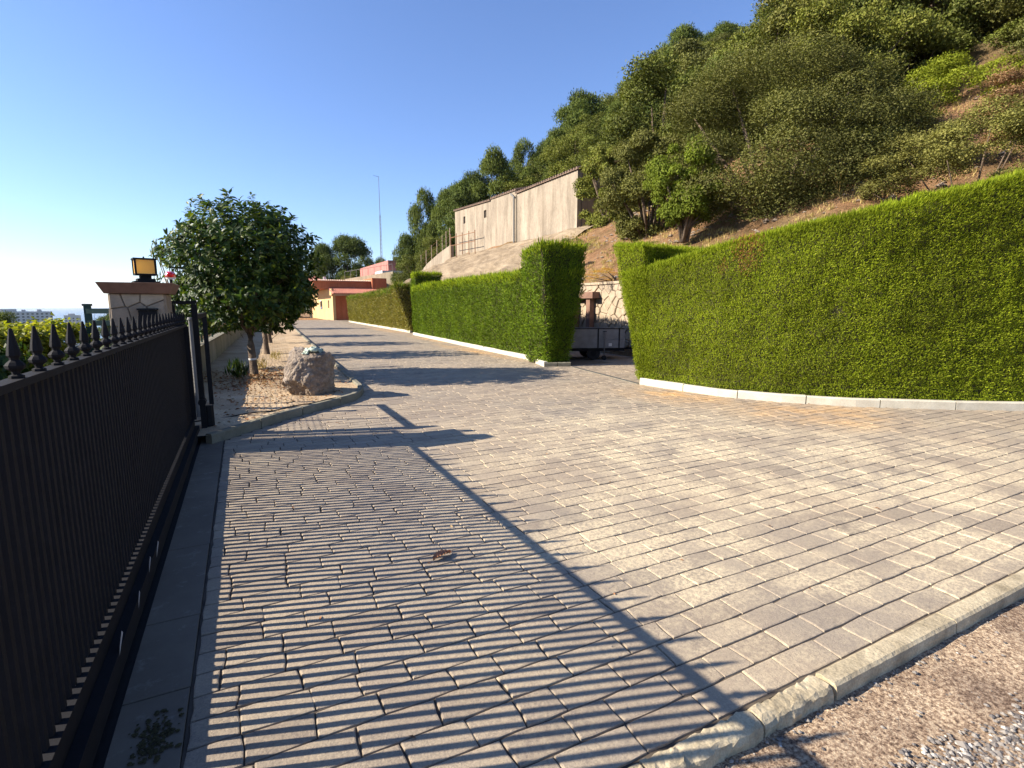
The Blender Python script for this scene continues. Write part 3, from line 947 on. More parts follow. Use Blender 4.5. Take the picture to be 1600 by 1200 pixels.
# ============================================================ garden wall with green mesh fence
def wall_n(d): return -1.30 + .049 * (d - 7.9)
V = []
gw = empty('garden_wall', (-1.3, 7.9, 0), label='low rendered garden wall running along the left side of the planting bed', cat='wall')
mb = MB()
a, b = (wall_n(7.4), 7.4), (wall_n(60), 60)
def wbox(mb, d0, d1, w0, w1, z0, z1):
    v = [(wall_n(d0) + w0, d0, z0), (wall_n(d0) + w1, d0, z0), (wall_n(d1) + w1, d1, z0), (wall_n(d1) + w0, d1, z0)]
    v += [(x, y, z1) for x, y, z in v]
    mb.add(v, [(3, 2, 1, 0), (4, 5, 6, 7), (0, 1, 5, 4), (1, 2, 6, 5), (2, 3, 7, 6), (3, 0, 4, 7)])
wbox(mb, 7.4, 60, -.1, .1, -.4, .66); mb.build('wall_body', M['grey_wall'], gw, off=(-1.3, 7.9, 0))
mb = MB(); wbox(mb, 7.4, 60, -.13, .13, .661, .705); mb.build('coping', M['kerb_bed'], gw, off=(-1.3, 7.9, 0))
ff = empty('mesh_fence', (-1.3, 7.9, .705), label='green mesh fence standing on top of the low garden wall', cat='fence')
mb = MB()
fo = (-1.3, 7.9, .705)
for i, d in enumerate(np.arange(7.7, 40, 2.5)):
    t = MB(); t.tube([(wall_n(d), d, .70), (wall_n(d), d, 1.32)], .022, 8); t.build('post', M['green_paint'], ff, off=fo)
t = MB()
for z in np.arange(.75, 1.32, .05):
    t.tube([(wall_n(7.7), 7.7, z), (wall_n(40.2), 40.2, z)], .0028, 4)
for d in np.arange(7.7, 22, .055):
    t.tube([(wall_n(d), d, .74), (wall_n(d), d, 1.31)], .0022, 3)
t.build('wire_mesh', M['green_net'], ff, off=fo)

# green pergola frame beside the pillar, outside
pg = empty('trellis_frame', (-1.9, 9.3, 0), label='dark green trellis frame of posts and lattice to the left of the pillar', cat='trellis')
po = (-1.9, 9.3, 0)
for x, y in ((-1.93, 9.33), (-1.25, 9.05)):
    mb = MB(); mb.box((x, y, .55), (.075, .075, 2.1)); mb.box((x, y, 1.615), (.1, .1, .03)); mb.build('post', M['green_paint'], pg, off=po)
def beam_(mb, a, b, w, h):
    a = Vector(a); b = Vector(b); t = (b - a).normalized(); s_ = Vector((-t.y, t.x, 0)) * w / 2; u = Vector((0, 0, h / 2))
    vs = [tuple(p + q * s_ + r * u) for p in (a, b) for q, r in ((-1, -1), (1, -1), (1, 1), (-1, 1))]
    mb.add(vs, [(0, 1, 2, 3), (7, 6, 5, 4), (0, 4, 5, 1), (1, 5, 6, 2), (2, 6, 7, 3), (3, 7, 4, 0)])
for a, b in (((-1.93, 9.29, 1.53), (-1.2, 9.0, 1.53)), ((-1.93, 9.29, 1.36), (-1.2, 9.0, 1.36))):
    mb = MB(); beam_(mb, a, b, .04, .07); mb.build('beam', M['green_paint'], pg, off=po)
mb = MB()
for i in range(10):
    t0 = i / 9
    x = -1.93 + .73 * t0; y = 9.30 - .29 * t0
    beam_(mb, (x, y, .9), (x + .001, y, .9), .012, 1.2)
    mb.box((x, y, .93), (.012, .008, .84))
mb.build('lattice', M['green_paint'], pg, off=po)

# ============================================================ boulder and frog
def boulder():
    bm = bmesh.new(); bmesh.ops.create_icosphere(bm, subdivisions=6, radius=1)
    planes = [((.30, -.95, .03), .36), ((.80, -.60, -.05), .40), ((1, .1, -.06), .40), ((-.80, -.55, .42), .40), ((-.62, -.62, -.50), .40), ((-.1, .95, .1), .38),
              ((-.97, .15, .22), .42), ((-.15, -.25, 1), .385), ((.45, .2, .9), .42), ((0, 0, -1), .38), ((-.72, -.15, .70), .42), ((.3, -.8, -.5), .44), ((-.75, .2, -.60), .42), ((.75, .3, .62), .46), ((-.35, -.90, .25), .385)]
    P = [(Vector(n).normalized(), d) for n, d in planes]
    for v in bm.verts:
        d = v.co.normalized(); r = min([dd / d.dot(n) for n, dd in P if d.dot(n) > .05])
        q = d * r
        f = noise.fractal(q * 4.2, 1, 2, 6); rg = 1 - abs(noise.noise(q * 7.0)) * 2
        r += .030 * f - .018 * max(0, rg) + .012 * noise.fractal(q * 17, 1, 2, 4)
        v.co = d * r
        v.co.z *= 1.02
    me = bpy.data.meshes.new('boulder'); bm.to_mesh(me); bm.free()
    me.polygons.foreach_set('use_smooth', [False] * len(me.polygons))
    return me
o = link('boulder', boulder(), M['rock']); o.location = (1.00, 9.80, .40); o.scale = (1.0, .9, 1.02)
tag(o, 'rough brown boulder at the rounded corner of the planting bed', 'boulder')

def ell(bm, c, r, rot=(0, 0, 0)):
    m = Matrix.Translation(c) @ Matrix.Rotation(rot[2], 4, 'Z') @ Matrix.Rotation(rot[1], 4, 'Y') @ Matrix.Rotation(rot[0], 4, 'X') @ Matrix.Diagonal((*r, 1))
    bmesh.ops.create_icosphere(bm, subdivisions=3, radius=1, matrix=m)
bm = bmesh.new()
ell(bm, (0, .01, .062), (.088, .115, .058), (R(-14), 0, 0))             # body
ell(bm, (0, -.09, .085), (.066, .060, .042), (R(8), 0, 0))              # broad head
for s_ in (-1, 1):
    ell(bm, (s_ * .036, -.092, .122), (.017, .017, .018))            # bulging eyes
    ell(bm, (s_ * .105, .045, .048), (.040, .075, .042), (0, 0, s_ * R(-20)))     # thigh
    ell(bm, (s_ * .142, .005, .022), (.022, .070, .018), (0, 0, s_ * R(-14)))     # shank
    ell(bm, (s_ * .165, -.065, .010), (.024, .036, .011), (0, 0, s_ * R(-20)))    # hind foot
    ell(bm, (s_ * .088, -.055, .045), (.022, .022, .046), (0, s_ * R(-28), 0))     # fore leg
    ell(bm, (s_ * .110, -.088, .010), (.030, .034, .011), (0, 0, 0))              # fore foot
me = bpy.data.meshes.new('frog_statue'); bm.to_mesh(me); bm.free()
o = link('frog_statue', me, M['frog']); o.location = (1.07, 9.72, .775); o.rotation_euler = (R(6), R(4), R(-8)); o.scale = (1.05,) * 3
rm = o.modifiers.new('r', 'REMESH'); rm.mode = 'VOXEL'; rm.voxel_size = .006; rm.use_smooth_shade = True
smm = o.modifiers.new('s', 'SMOOTH'); smm.iterations = 3
tag(o, 'pale green stone frog sitting on top of the boulder', 'statue')

# drip hose and dead leaf
mb = MB(); P = []
for i in range(40):
    t = i / 39; P.append((-.75 + 2.2 * t, 7.75 + 1.0 * t + .05 * math.sin(t * 9) + .18 * t * t, .105 + .008 * math.sin(t * 23)))
mb.tube(P, .009, 6); tag(mb.build('drip_hose', M['rubber'], smooth=True), 'thin black drip hose lying across the front of the bed', 'hose')

mb = MB(); A, B = 15, 6; vs = []
for i in range(A + 1):
    t = i / A; w = .030 * math.sin(math.pi * min(1, t * 1.05 + .02)) ** .7
    for j in range(B + 1):
        u = j / B * 2 - 1
        z = .004 + .020 * abs(u) ** 1.3 + .013 * math.sin(t * 3.14) + .0045 * math.sin(t * 52 + abs(u) * 3)
        vs.append(((t - .5) * .145, u * w, z))
fs = [[i * (B + 1) + j, (i + 1) * (B + 1) + j, (i + 1) * (B + 1) + j + 1, i * (B + 1) + j + 1] for i in range(A) for j in range(B)]
mb.add(vs, fs); mb.tube([(.07, 0, .006), (.11, .012, .012)], [.0018, .0012], 5)
o = mb.build('dead_leaf', (lambda t: (t.col(t.ramp(t.n('ShaderNodeTexNoise', i_Scale=30.0).outputs[0], [(.3, (.20, .085, .04)), (.7, (.42, .22, .12))])), t.rough(.7, .3), t.m)[-1])(NT('dry_brown_leaf')), smooth=True)
o.location = (1.04, 3.03, .002); o.rotation_euler = (0, 0, R(20)); tag(o, 'curled brown dead leaf lying on the pavers', 'leaf')
random.seed(21)
mb = MB()
for _ in range(170):
    x = random.gauss(-.40, .035); y = random.gauss(2.16, .075)
    pebble(mb, (x, y, .005), random.uniform(.004, .012), .5)
tag(mb.build('soil_crumbs', M['hedge_core']), 'dark crumbs of dirt on the shaded strip beside the gate', 'dirt', kind='stuff')

# drain channel across the side entrance
dr = empty('drain_channel', (7.5, 10.1, 0), R(-8.5), 'narrow grated drain crossing the opening between the hedges', 'drain')
mb = MB(); mb.bb(-.06, .06, -1.72, 1.55, -.02, .0045); mb.build('channel', M['kerb_bed'], dr)
mb = MB()
for i in range(64): mb.bb(-.038, .038, -1.66 + i * .05, -1.66 + i * .05 + .03, .0046, .009)
tag(mb.build('grating', M['grille'], dr), kind='stuff')

# ============================================================ foliage
def unit(a): return a / np.maximum(np.linalg.norm(a, axis=1, keepdims=True), 1e-9)

def leaves(P, dirs, nrm, L, W, fold=.25):
    """one folded diamond per leaf: P base points, dirs leaf axis, nrm leaf face normal; returns verts, quads"""
    n = len(P); dirs = unit(dirs)
    side = unit(np.cross(dirs, nrm)); up = np.cross(side, dirs)
    L = np.asarray(L).reshape(-1, 1) * np.ones((n, 1)); W = np.asarray(W).reshape(-1, 1) * np.ones((n, 1))
    mid = P + dirs * L * .45 + up * W * fold
    V = np.empty((n, 4, 3)); V[:, 0] = P; V[:, 1] = mid + side * W * .5 ; V[:, 2] = P + dirs * L; V[:, 3] = mid - side * W * .5
    V[:, 2] -= up * W * fold
    return V.reshape(-1, 3), np.arange(n * 4).reshape(n, 4)

def rnd_dirs(r, n):
    return unit(r.normal(size=(n, 3)))

def crown_mesh(name, kind, seed, nblob, nleaf, L, W, mats, shape=None, droop=0.0, blobr=(.13, .24), core=.35):
    """crown in a unit box: x,y in -.5..+.5, z in 0..1"""
    r = np.random.default_rng(seed)
    C, Rr = [], []
    for i in range(nblob):
        for _ in range(60):
            z = r.uniform(.04, .96); a = r.uniform(0, 2 * math.pi)
            if kind == 'pine': wz = (.34 + .66 * math.sin(math.pi * min(1, z * .80 + .16))) * (.85 if z < .8 else .55)
            else: wz = math.sqrt(max(.03, 1 - (2 * z - 1) ** 2)) * .95 + .05
            rad = wz * .5 * math.sqrt(r.uniform(.25, 1))
            br = r.uniform(*blobr)
            if rad + br * .6 <= .56: break
        C.append((rad * math.cos(a), rad * math.sin(a), z * .86 + .04)); Rr.append(br)
    C = np.array(C); Rr = np.array(Rr)
    w = Rr ** 2; idx = r.choice(nblob, size=nleaf, p=w / w.sum())
    d = rnd_dirs(r, nleaf)
    d[:, 2] = np.where(d[:, 2] < -.35, -d[:, 2] * .6, d[:, 2]); d = unit(d)
    rr = Rr[idx] * (r.uniform(core, 1.0, nleaf) ** .45) * (1 + .16 * r.normal(size=nleaf))
    sc = np.array([1, 1, .78])
    P = C[idx] + d * rr[:, None] * sc
    if kind == 'pine': dirs = d * .45 + np.array([0, 0, .45]) + .6 * r.normal(size=(nleaf, 3))
    else: dirs = d * .3 + .8 * r.normal(size=(nleaf, 3)) + np.array([0, 0, .15 - droop])
    nrm = d * 1.25 + np.array([0, 0, .35]) + .55 * r.normal(size=(nleaf, 3))
    LL = L * r.uniform(.7, 1.3, nleaf); WW = W * r.uniform(.7, 1.3, nleaf)
    V, F = leaves(P, dirs, nrm, LL, WW)
    return np_mesh(name, V, F, mats, parent='mesh'), C, Rr

def trunk_mesh(name, seed, mat, targets, r0=.03, base=-.45, fork=.1):
    """tapered trunk with limbs reaching into the crown; same unit box as the crown, base below 0"""
    rr = random.Random(seed); mb = MB()
    lean = (rr.uniform(-.05, .05), rr.uniform(-.05, .05))
    mb.tube([(0, 0, base), (lean[0] * .4, lean[1] * .4, base * .4), (lean[0], lean[1], fork), (lean[0] * 1.2, lean[1] * 1.1, .5), (lean[0], lean[1], .8)], [r0 * 1.25, r0, r0 * .85, r0 * .45, r0 * .15], 8)
    for t in targets:
        s = (lean[0], lean[1], fork + rr.uniform(-.05, .25))
        m = [(s[k] + t[k]) / 2 + (rr.uniform(-.04, .04) if k < 2 else .03) for k in range(3)]
        mb.tube([s, m, t], [r0 * .45, r0 * .28, r0 * .1], 5)
    o = mb.build(name, mat, smooth=True)
    me = o.data; bpy.data.objects.remove(o); return me

KINDS = {}
def proto(key, kind, n, **kw):
    out = []
    r0 = kw.pop('r0', .03); bark = kw.pop('bark', 'bark')
    for i in range(n):
        cm, C, Rr = crown_mesh(key + '_crown', kind, 100 + 17 * i + len(key) * 3, **kw)
        tm = trunk_mesh(key + '_trunk', i, M[bark], [tuple(c) for c in C[:9]], r0)
        out.append((cm, tm))
    KINDS[key] = out
proto('pine', 'pine', 4, nblob=44, nleaf=26000, L=.034, W=.011, mats=M['pine'], blobr=(.10, .185), core=.45, r0=.022, bark='bark_grey')
proto('broad', 'broad', 4, nblob=52, nleaf=26000, L=.022, W=.013, mats=M['broad'], blobr=(.09, .17), core=.3)
proto('olive', 'broad', 3, nblob=56, nleaf=26000, L=.021, W=.0125, mats=M['olive'], blobr=(.08, .15), core=.3)

def tree(name, key, i, n_, d, h, w, rz, label, group=None, bare=.16, zoff=0, wy=None, base=None):
    """crown from bare*h to h"""
    z = (hill(n_, d) if base is None else base) - .15 + zoff
    root = empty(name, (n_, d, z), rz, label, 'tree' if 'shrub' not in name else 'shrub', group)
    cm, tm = KINDS[key][i % len(KINDS[key])]
    hh = h * (1 - bare)
    for nm, me in (('crown', cm), ('trunk', tm)):
        o = link(nm, me, None, root); o.location = (0, 0, h * bare); o.scale = (w, wy or w, hh)
    return root

def area_pts(r, poly_rows, n):
    """sample points on a strip mesh given as rows of 3d points (grid) -> positions, normals"""
    G = np.array(poly_rows)                       # (a,b,3)
    A = G[:-1, :-1]; B = G[1:, :-1]; C = G[1:, 1:]; D = G[:-1, 1:]
    nr = np.cross(C - A, D - B); ar = np.linalg.norm(nr, axis=2).ravel() / 2
    nr = nr.reshape(-1, 3); nr = unit(nr)
    idx = r.choice(len(ar), size=n, p=ar / ar.sum())
    u = r.uniform(size=(n, 1)); v = r.uniform(size=(n, 1))
    a, b, c, d_ = (x.reshape(-1, 3)[idx] for x in (A, B, C, D))
    P = a * (1 - u) * (1 - v) + b * u * (1 - v) + c * u * v + d_ * (1 - u) * v
    return P, nr[idx], ar.sum()

def noise_arr(P, s, k=0):
    return np.array([noise.noise(Vector((p[0] * s, p[1] * s, p[2] * s + k))) for p in P])

def hedge(label, fb, ft, hz, thick_b, thick_t, dens, L, W, mats, core_mat, seed, blocks=(), spill=.05, dry=None, group=None, topd=1.0):
    """fb/ft: front foot / front top plan lines (same length), hz: heights along it. thickness grows to the right of travel.
    blocks: (fb, ft, z, thick_b, thick_t) taller end blocks of the same hedge"""
    r = np.random.default_rng(seed)
    root = empty('clipped_hedge', (fb[0][0], fb[0][1], 0), label=label, cat='hedge', group=group)
    off = Vector((fb[0][0], fb[0][1], 0))
    Vs, Fs, Ms, nv = [], [], [], 0
    mbc = MB()
    for (fb_, ft_, hz_, tb, tt) in [(fb, ft, hz, thick_b, thick_t)] + list(blocks):
        nseg = 26
        def res(L_):
            P = np.array([tuple(p) if isinstance(p, (tuple, list)) else (p,) for p in L_], float)
            q = np.linspace(0, len(P) - 1, nseg); i = np.minimum(q.astype(int), len(P) - 2); f = (q - i)[:, None]
            return P[i] * (1 - f) + P[i + 1] * f
        B = res(fb_); T = res(ft_); Hh = res([(h,) for h in hz_])[:, 0]
        tg = np.gradient(B, axis=0); tg /= np.linalg.norm(tg, axis=1, keepdims=True)
        nb = np.stack([tg[:, 1], -tg[:, 0]], 1)          # to the right of travel = into the hedge
        Bb = B + nb * tb; Tb = T + nb * tt
        k = 9
        def rowsbetween(p0, z0, p1, z1):
            out = []
            for j in range(k):
                t = j / (k - 1); e = t ** .9
                out.append(np.column_stack([p0 * (1 - e) + p1 * e, (z0 * (1 - t) + z1 * t) if np.ndim(z0) or np.ndim(z1) else np.full(nseg, z0 * (1 - t) + z1 * t)]))
            return np.array(out)
        z0 = np.full(nseg, .09)
        front = rowsbetween(B, z0, T, Hh); back = rowsbetween(Bb, z0, Tb, Hh); top = rowsbetween(T, Hh, Tb, Hh)
        e0 = np.array([[a * (1 - t) + b * t for t in np.linspace(0, 1, 6)] for a, b in zip(front[:, 0], back[:, 0])])
        e1 = np.array([[a * (1 - t) + b * t for t in np.linspace(0, 1, 6)] for a, b in zip(front[:, -1], back[:, -1])])
        faces = [(front, 1.0, 'f'), (top, topd, 't'), (e0, 1.0, 'e'), (e1, .8, 'e'), (back, .25, 'b')]
        cen = np.array([*(B.mean(0) + Tb.mean(0)) / 2, Hh.mean() / 2])
        mid = lambda P: np.column_stack([P[:, :2] * 0, P[:, 2]])
        for G, dd, typ in faces:
            Lg = G.shape
            n = int(dens * dd * area_pts(r, G, 1)[2])
            if n < 10: continue
            P, N_, ar = area_pts(r, G, n)
            # outward normals
            axis = (B.mean(0) + Tb.mean(0)) / 2
            if typ == 't': N_ = np.abs(N_) * np.array([0, 0, 1.0]) + np.array([0, 0, .01])
            elif typ == 'f' or typ == 'b':
                s = -1 if typ == 'f' else 1
                # compare with into-hedge direction
                j = np.argmin(np.linalg.norm(P[:, None, :2] - B[None], axis=2), axis=1) if n < 400000 else 0
                inn = np.column_stack([nb[j], np.zeros(n)])
                sg = np.sign((N_ * inn).sum(1)); N_ = N_ * (sg * s)[:, None]
            else:
                c0 = np.append(cen[:2], P[:, 2].mean()); sg = np.sign(((P - c0) * N_).sum(1)); N_ = N_ * sg[:, None]
            N_ = unit(N_)
            lump = noise_arr(P, 1.1, seed) * spill * 1.1 + noise_arr(P, 4.5, seed + 3) * spill * .8 + noise_arr(P, 13, seed) * spill * .35
            P = P + N_ * (lump + r.uniform(-.03, .015, n) * (spill / .05))[:, None]
            up = np.array([0, 0, 1.0])
            dirs = N_ * .65 + up * (.85 if typ != 't' else .9) + .55 * r.normal(size=(n, 3))
            LL = L * r.uniform(.55, 1.35, n); WW = W * r.uniform(.7, 1.3, n)
            hrel = P[:, 2]
            jj = np.argmin(np.linalg.norm(P[:, None, :2] - T[None], axis=2), axis=1)
            nearTop = np.clip(1 - (Hh[jj] - P[:, 2]) / .30, 0, 1)
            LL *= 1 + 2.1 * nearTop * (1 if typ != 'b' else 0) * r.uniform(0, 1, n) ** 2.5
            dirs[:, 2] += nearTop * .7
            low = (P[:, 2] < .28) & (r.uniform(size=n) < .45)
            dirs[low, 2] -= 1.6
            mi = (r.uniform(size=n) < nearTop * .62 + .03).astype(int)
            if dry is not None:
                for (cx, cy, cz, rad) in dry:
                    dist = np.linalg.norm((P - np.array([cx, cy, cz])) * np.array([1, 1, .55]), axis=1)
                    mi[(r.uniform(size=n) < np.clip(.9 - dist / rad, 0, .5))] = 2
            V, F = leaves(P, dirs, N_ * 1.1 + up * .25 + .42 * r.normal(size=(n, 3)), LL, WW, .15)
            Vs.append(V - np.array(off)); Fs.append(F + nv); nv += len(V); Ms.append(mi)
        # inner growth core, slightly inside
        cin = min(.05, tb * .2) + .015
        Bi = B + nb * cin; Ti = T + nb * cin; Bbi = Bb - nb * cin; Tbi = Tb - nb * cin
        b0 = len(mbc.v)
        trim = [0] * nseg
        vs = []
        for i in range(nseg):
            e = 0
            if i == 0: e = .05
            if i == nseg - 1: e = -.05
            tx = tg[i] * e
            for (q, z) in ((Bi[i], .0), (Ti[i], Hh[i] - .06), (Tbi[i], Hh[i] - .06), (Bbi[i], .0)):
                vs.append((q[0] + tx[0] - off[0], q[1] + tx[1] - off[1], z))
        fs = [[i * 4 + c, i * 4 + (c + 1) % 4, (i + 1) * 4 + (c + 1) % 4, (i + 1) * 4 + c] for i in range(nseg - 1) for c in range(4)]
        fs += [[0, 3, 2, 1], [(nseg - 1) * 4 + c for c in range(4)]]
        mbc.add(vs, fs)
    np_mesh('foliage', np.concatenate(Vs), np.concatenate(Fs), mats, root, np.concatenate(Ms))
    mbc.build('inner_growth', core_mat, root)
    return root

HM = [M['hedge'], M['hedge_tip'], M['hedge_dry']]
# big hedge on the right (front line runs from its free end towards the right edge)
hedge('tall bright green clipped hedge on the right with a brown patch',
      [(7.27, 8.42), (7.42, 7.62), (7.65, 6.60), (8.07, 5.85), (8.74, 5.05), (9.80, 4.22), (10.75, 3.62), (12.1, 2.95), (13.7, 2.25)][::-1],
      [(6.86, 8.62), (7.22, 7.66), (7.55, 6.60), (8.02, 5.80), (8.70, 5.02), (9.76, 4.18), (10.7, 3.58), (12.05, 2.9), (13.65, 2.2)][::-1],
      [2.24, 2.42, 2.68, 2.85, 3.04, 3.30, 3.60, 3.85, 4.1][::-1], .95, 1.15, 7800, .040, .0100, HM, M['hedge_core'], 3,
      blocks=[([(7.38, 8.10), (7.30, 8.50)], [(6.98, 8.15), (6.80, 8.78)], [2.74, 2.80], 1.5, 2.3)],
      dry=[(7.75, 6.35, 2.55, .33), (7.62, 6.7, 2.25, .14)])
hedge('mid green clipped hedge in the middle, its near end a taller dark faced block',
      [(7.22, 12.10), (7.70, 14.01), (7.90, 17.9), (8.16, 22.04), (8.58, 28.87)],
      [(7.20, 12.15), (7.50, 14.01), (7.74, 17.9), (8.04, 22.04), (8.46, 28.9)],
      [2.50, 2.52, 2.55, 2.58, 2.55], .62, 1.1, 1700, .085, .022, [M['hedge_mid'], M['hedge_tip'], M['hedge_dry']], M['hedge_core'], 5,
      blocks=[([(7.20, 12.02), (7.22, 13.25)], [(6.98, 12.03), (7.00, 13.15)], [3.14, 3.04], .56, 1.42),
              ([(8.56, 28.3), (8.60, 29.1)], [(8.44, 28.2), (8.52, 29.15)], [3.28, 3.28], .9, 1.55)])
hedge('olive green clipped hedge farthest along the driveway, ending in a taller block',
      [(9.02, 31.3), (9.28, 40.7), (9.64, 55.0)], [(8.72, 31.3), (9.05, 40.7), (9.45, 55.0)], [2.5, 2.45, 2.3], .8, 1.2, 640, .14, .042,
      [M['hedge_far'], M['hedge_mid'], M['hedge_dry']], M['hedge_core'], 8,
      blocks=[([(9.0, 31.1), (9.06, 32.6)], [(8.15, 31.2), (8.35, 33.0)], [2.72, 2.66], .8, 1.5)])

# ------------------------------------------------------------ trees in the bed: dark glossy laurels
def laurel(seed, n_, d, h, w, tips, label, leaf=.135, white=False, bare=.86):
    r = np.random.default_rng(seed); rr = random.Random(seed)
    root = empty('laurel_tree', (n_, d, .05), 0, label, 'tree', 'laurel trees in a row along the bed')
    zc0, zc1 = bare, h
    TP = []
    lobes = [(rr.uniform(0, 6.28), rr.uniform(-.6, .9), rr.uniform(.82, 1.10)) for _ in range(9)]
    for _ in range(tips):
        a = r.uniform(0, 2 * math.pi); u = r.uniform(-1, 1)
        rad = r.uniform(.15, 1) ** .42
        ax = math.sqrt(1 - u * u)
        # lumpy outline
        lump = 1 + .24 * noise.noise(Vector((math.cos(a) * ax * 1.9, math.sin(a) * ax * 1.9, u * 1.9 + seed)))+ .10 * noise.noise(Vector((math.cos(a) * ax * 5, math.sin(a) * ax * 5, u * 5 + seed)))
        flat = 1.0
        x = math.cos(a) * ax ** .8 * w / 2 * rad * lump; y = math.sin(a) * ax ** .8 * w / 2 * rad * lump
        z = (zc0 + zc1) / 2 + u * (zc1 - zc0) / 2 * rad * lump
        if u < -.3:
            x *= 1.12; y *= 1.12
        if u < -.55: z = max(z, zc0 + .12 + .12 * rr.random())
        TP.append((x, y, z))
    TP = np.array(TP)
    c0 = np.array([0, 0, (zc0 + zc1) / 2 - .4])
    out = unit(TP - c0)
    P, D_, N_ = [], [], []
    k = 11
    for j in range(k):
        ang = j / k * 2 * math.pi * 1.62 + r.uniform(0, 6.28, len(TP))
        # frame around the twig axis
        ax = unit(out + np.array([0, 0, .35]))
        s = unit(np.cross(ax, np.array([0, 0, 1.0]) + .01)); t = np.cross(ax, s)
        rad = s * np.cos(ang)[:, None] + t * np.sin(ang)[:, None]
        dd = unit(rad * .9 + ax * (.15 + .09 * j) + .15 * r.normal(size=TP.shape)) ; dd[:, 2] -= .28
        P.append(TP - ax * (.12 - .012 * j)); D_.append(dd); N_.append(ax + .35 * r.normal(size=TP.shape))
    P = np.concatenate(P); D_ = unit(np.concatenate(D_)); N_ = np.concatenate(N_)
    n = len(P); L = leaf * r.uniform(.65, 1.25, n)
    # five-point leaf: two quads folded along the midrib, tip bent down
    side = unit(np.cross(D_, N_)); up = np.cross(side, D_); L_ = L[:, None]; W_ = L_ * .36
    V = np.empty((n, 8, 3))
    V[:, 0] = P; V[:, 1] = P + D_ * L_ * .35 + side * W_ * .5 + up * W_ * .22; V[:, 2] = P + D_ * L_ * .75 + side * W_ * .38 + up * W_ * .10 - up * L_ * .04
    V[:, 3] = P + D_ * L_ - up * L_ * .14; V[:, 4] = P + D_ * L_ * .75 - side * W_ * .38 + up * W_ * .10 - up * L_ * .04; V[:, 5] = P + D_ * L_ * .35 - side * W_ * .5 + up * W_ * .22
    V[:, 6] = P + D_ * L_ * .35; V[:, 7] = P + D_ * L_ * .75 - up * L_ * .04
    q = np.array([[0, 1, 6, 5], [6, 1, 2, 7], [5, 6, 7, 4], [7, 2, 3, 4]])
    F = (np.arange(n)[:, None, None] * 8 + q[None]).reshape(-1, 4)
    np_mesh('crown', V.reshape(-1, 3), F, M['laurel'], root)
    mb = MB(); b = bare + .12
    mb.tube([(0, 0, -.15), (0.005, 0, 0), (-.01, .01, .35), (-.03, 0, .7), (-.02, .01, b)], [.125, .092, .078, .076, .085], 14)
    for i in range(7):
        a = i * .9 + rr.random(); e = rr.uniform(.25, .42) * w
        mb.tube([(-.02, .01, b - .05), (.3 * e * math.cos(a), .3 * e * math.sin(a), b + .35), (e * .8 * math.cos(a), e * .8 * math.sin(a), b + .9 + rr.random() * .5), (e * math.cos(a), e * math.sin(a), h * rr.uniform(.6, .85))], [.05, .036, .022, .008], 7)
    for p in TP[::6]:
        q = p * np.array([.55, .55, 1]) + np.array([0, 0, -.25]); mb.tube([tuple(q), tuple(p)], [.007, .003], 3, cap=False)
    mb.build('trunk', M['bark'], root, smooth=True)
    if white:
        mb = MB(); mb.tube([(-.012, .01, .375), (-.014, .01, .415)], [.083, .083], 16); mb.build('tree_tie', M['white'], root)
    return root
laurel(2, .15, 12.86, 3.86, 2.98, 1900, 'dark glossy laurel tree with a white tie on its trunk, nearest in the bed', white=True)
laurel(3, .62, 18.5, 3.6, 2.9, 480, 'dark laurel tree, second in the bed, its trunk just right of the nearest one', leaf=.16)
laurel(4, .95, 24.0, 3.3, 2.7, 260, 'dark laurel tree, third along the bed, mostly hidden behind the nearer ones', leaf=.2)
laurel(5, 1.3, 30.5, 3.2, 2.6, 200, 'dark laurel tree, fourth along the bed, mostly hidden behind the nearer ones', leaf=.22)
laurel(6, 1.9, 40.5, 3.4, 2.8, 160, 'dark laurel tree at the far end of the bed, mostly hidden', leaf=.25)

def bush(name, label, n_, d, rx, ry, rz_, z0, nleaf, nblob, L, W, mat, seed, cat='shrub', group=None, blobr=(.10, .20), core=.3, kind='broad', trunkr=.03, droop=0, base=None):
    root = empty(name, (n_, d, z0), 0, label, cat, group)
    cm, C, Rr = crown_mesh(name + '_crown', kind, seed, nblob, nleaf, L / (2 * rx), W / (2 * rx), M[mat], blobr=blobr, core=core, droop=droop)
    o = link('crown', cm, None, root); o.scale = (2 * rx, 2 * ry, rz_)
    o.location = (0, 0, .05)
    mb = MB(); rr = random.Random(seed)
    for c in C[::max(1, len(C) // 14)]:
        t = (c[0] * 2 * rx, c[1] * 2 * ry, c[2] * rz_)
        mb.tube([(rr.uniform(-.1, .1), rr.uniform(-.1, .1), -.3), (t[0] * .4, t[1] * .4, t[2] * .45), t], [trunkr, trunkr * .7, trunkr * .2], 5)
    mb.build('stem', M['bark'], root, smooth=True)
    return root

# thin loose tree at the left of the laurels
bush('young_tree', 'sparse small leaved young tree poking out left of the dark laurel', -1.25, 14.6, .60, .9, 2.5, .9, 650, 26, .075, .035, 'laurel', 77, 'tree', blobr=(.05, .12), core=.2)
# bushes beyond the gate
bush('leafy_shrub', 'yellow green backlit leafy bush showing above the gate spikes', -2.9, 8.7, 1.25, 1.15, 1.70, -.25, 22000, 40, .080, .052, 'vine', 31, blobr=(.09, .17))
bush('leafy_shrub', 'dark green bush at the left edge of the frame behind the gate', -2.5, 7.0, .65, .7, 1.85, -.45, 9000, 24, .07, .045, 'laurel', 32)
bush('leafy_shrub', 'mid green bush under the trellis, below the yellow green bush', -2.5, 7.3, .9, .9, 1.25, -.35, 6000, 24, .08, .05, 'bright', 34)

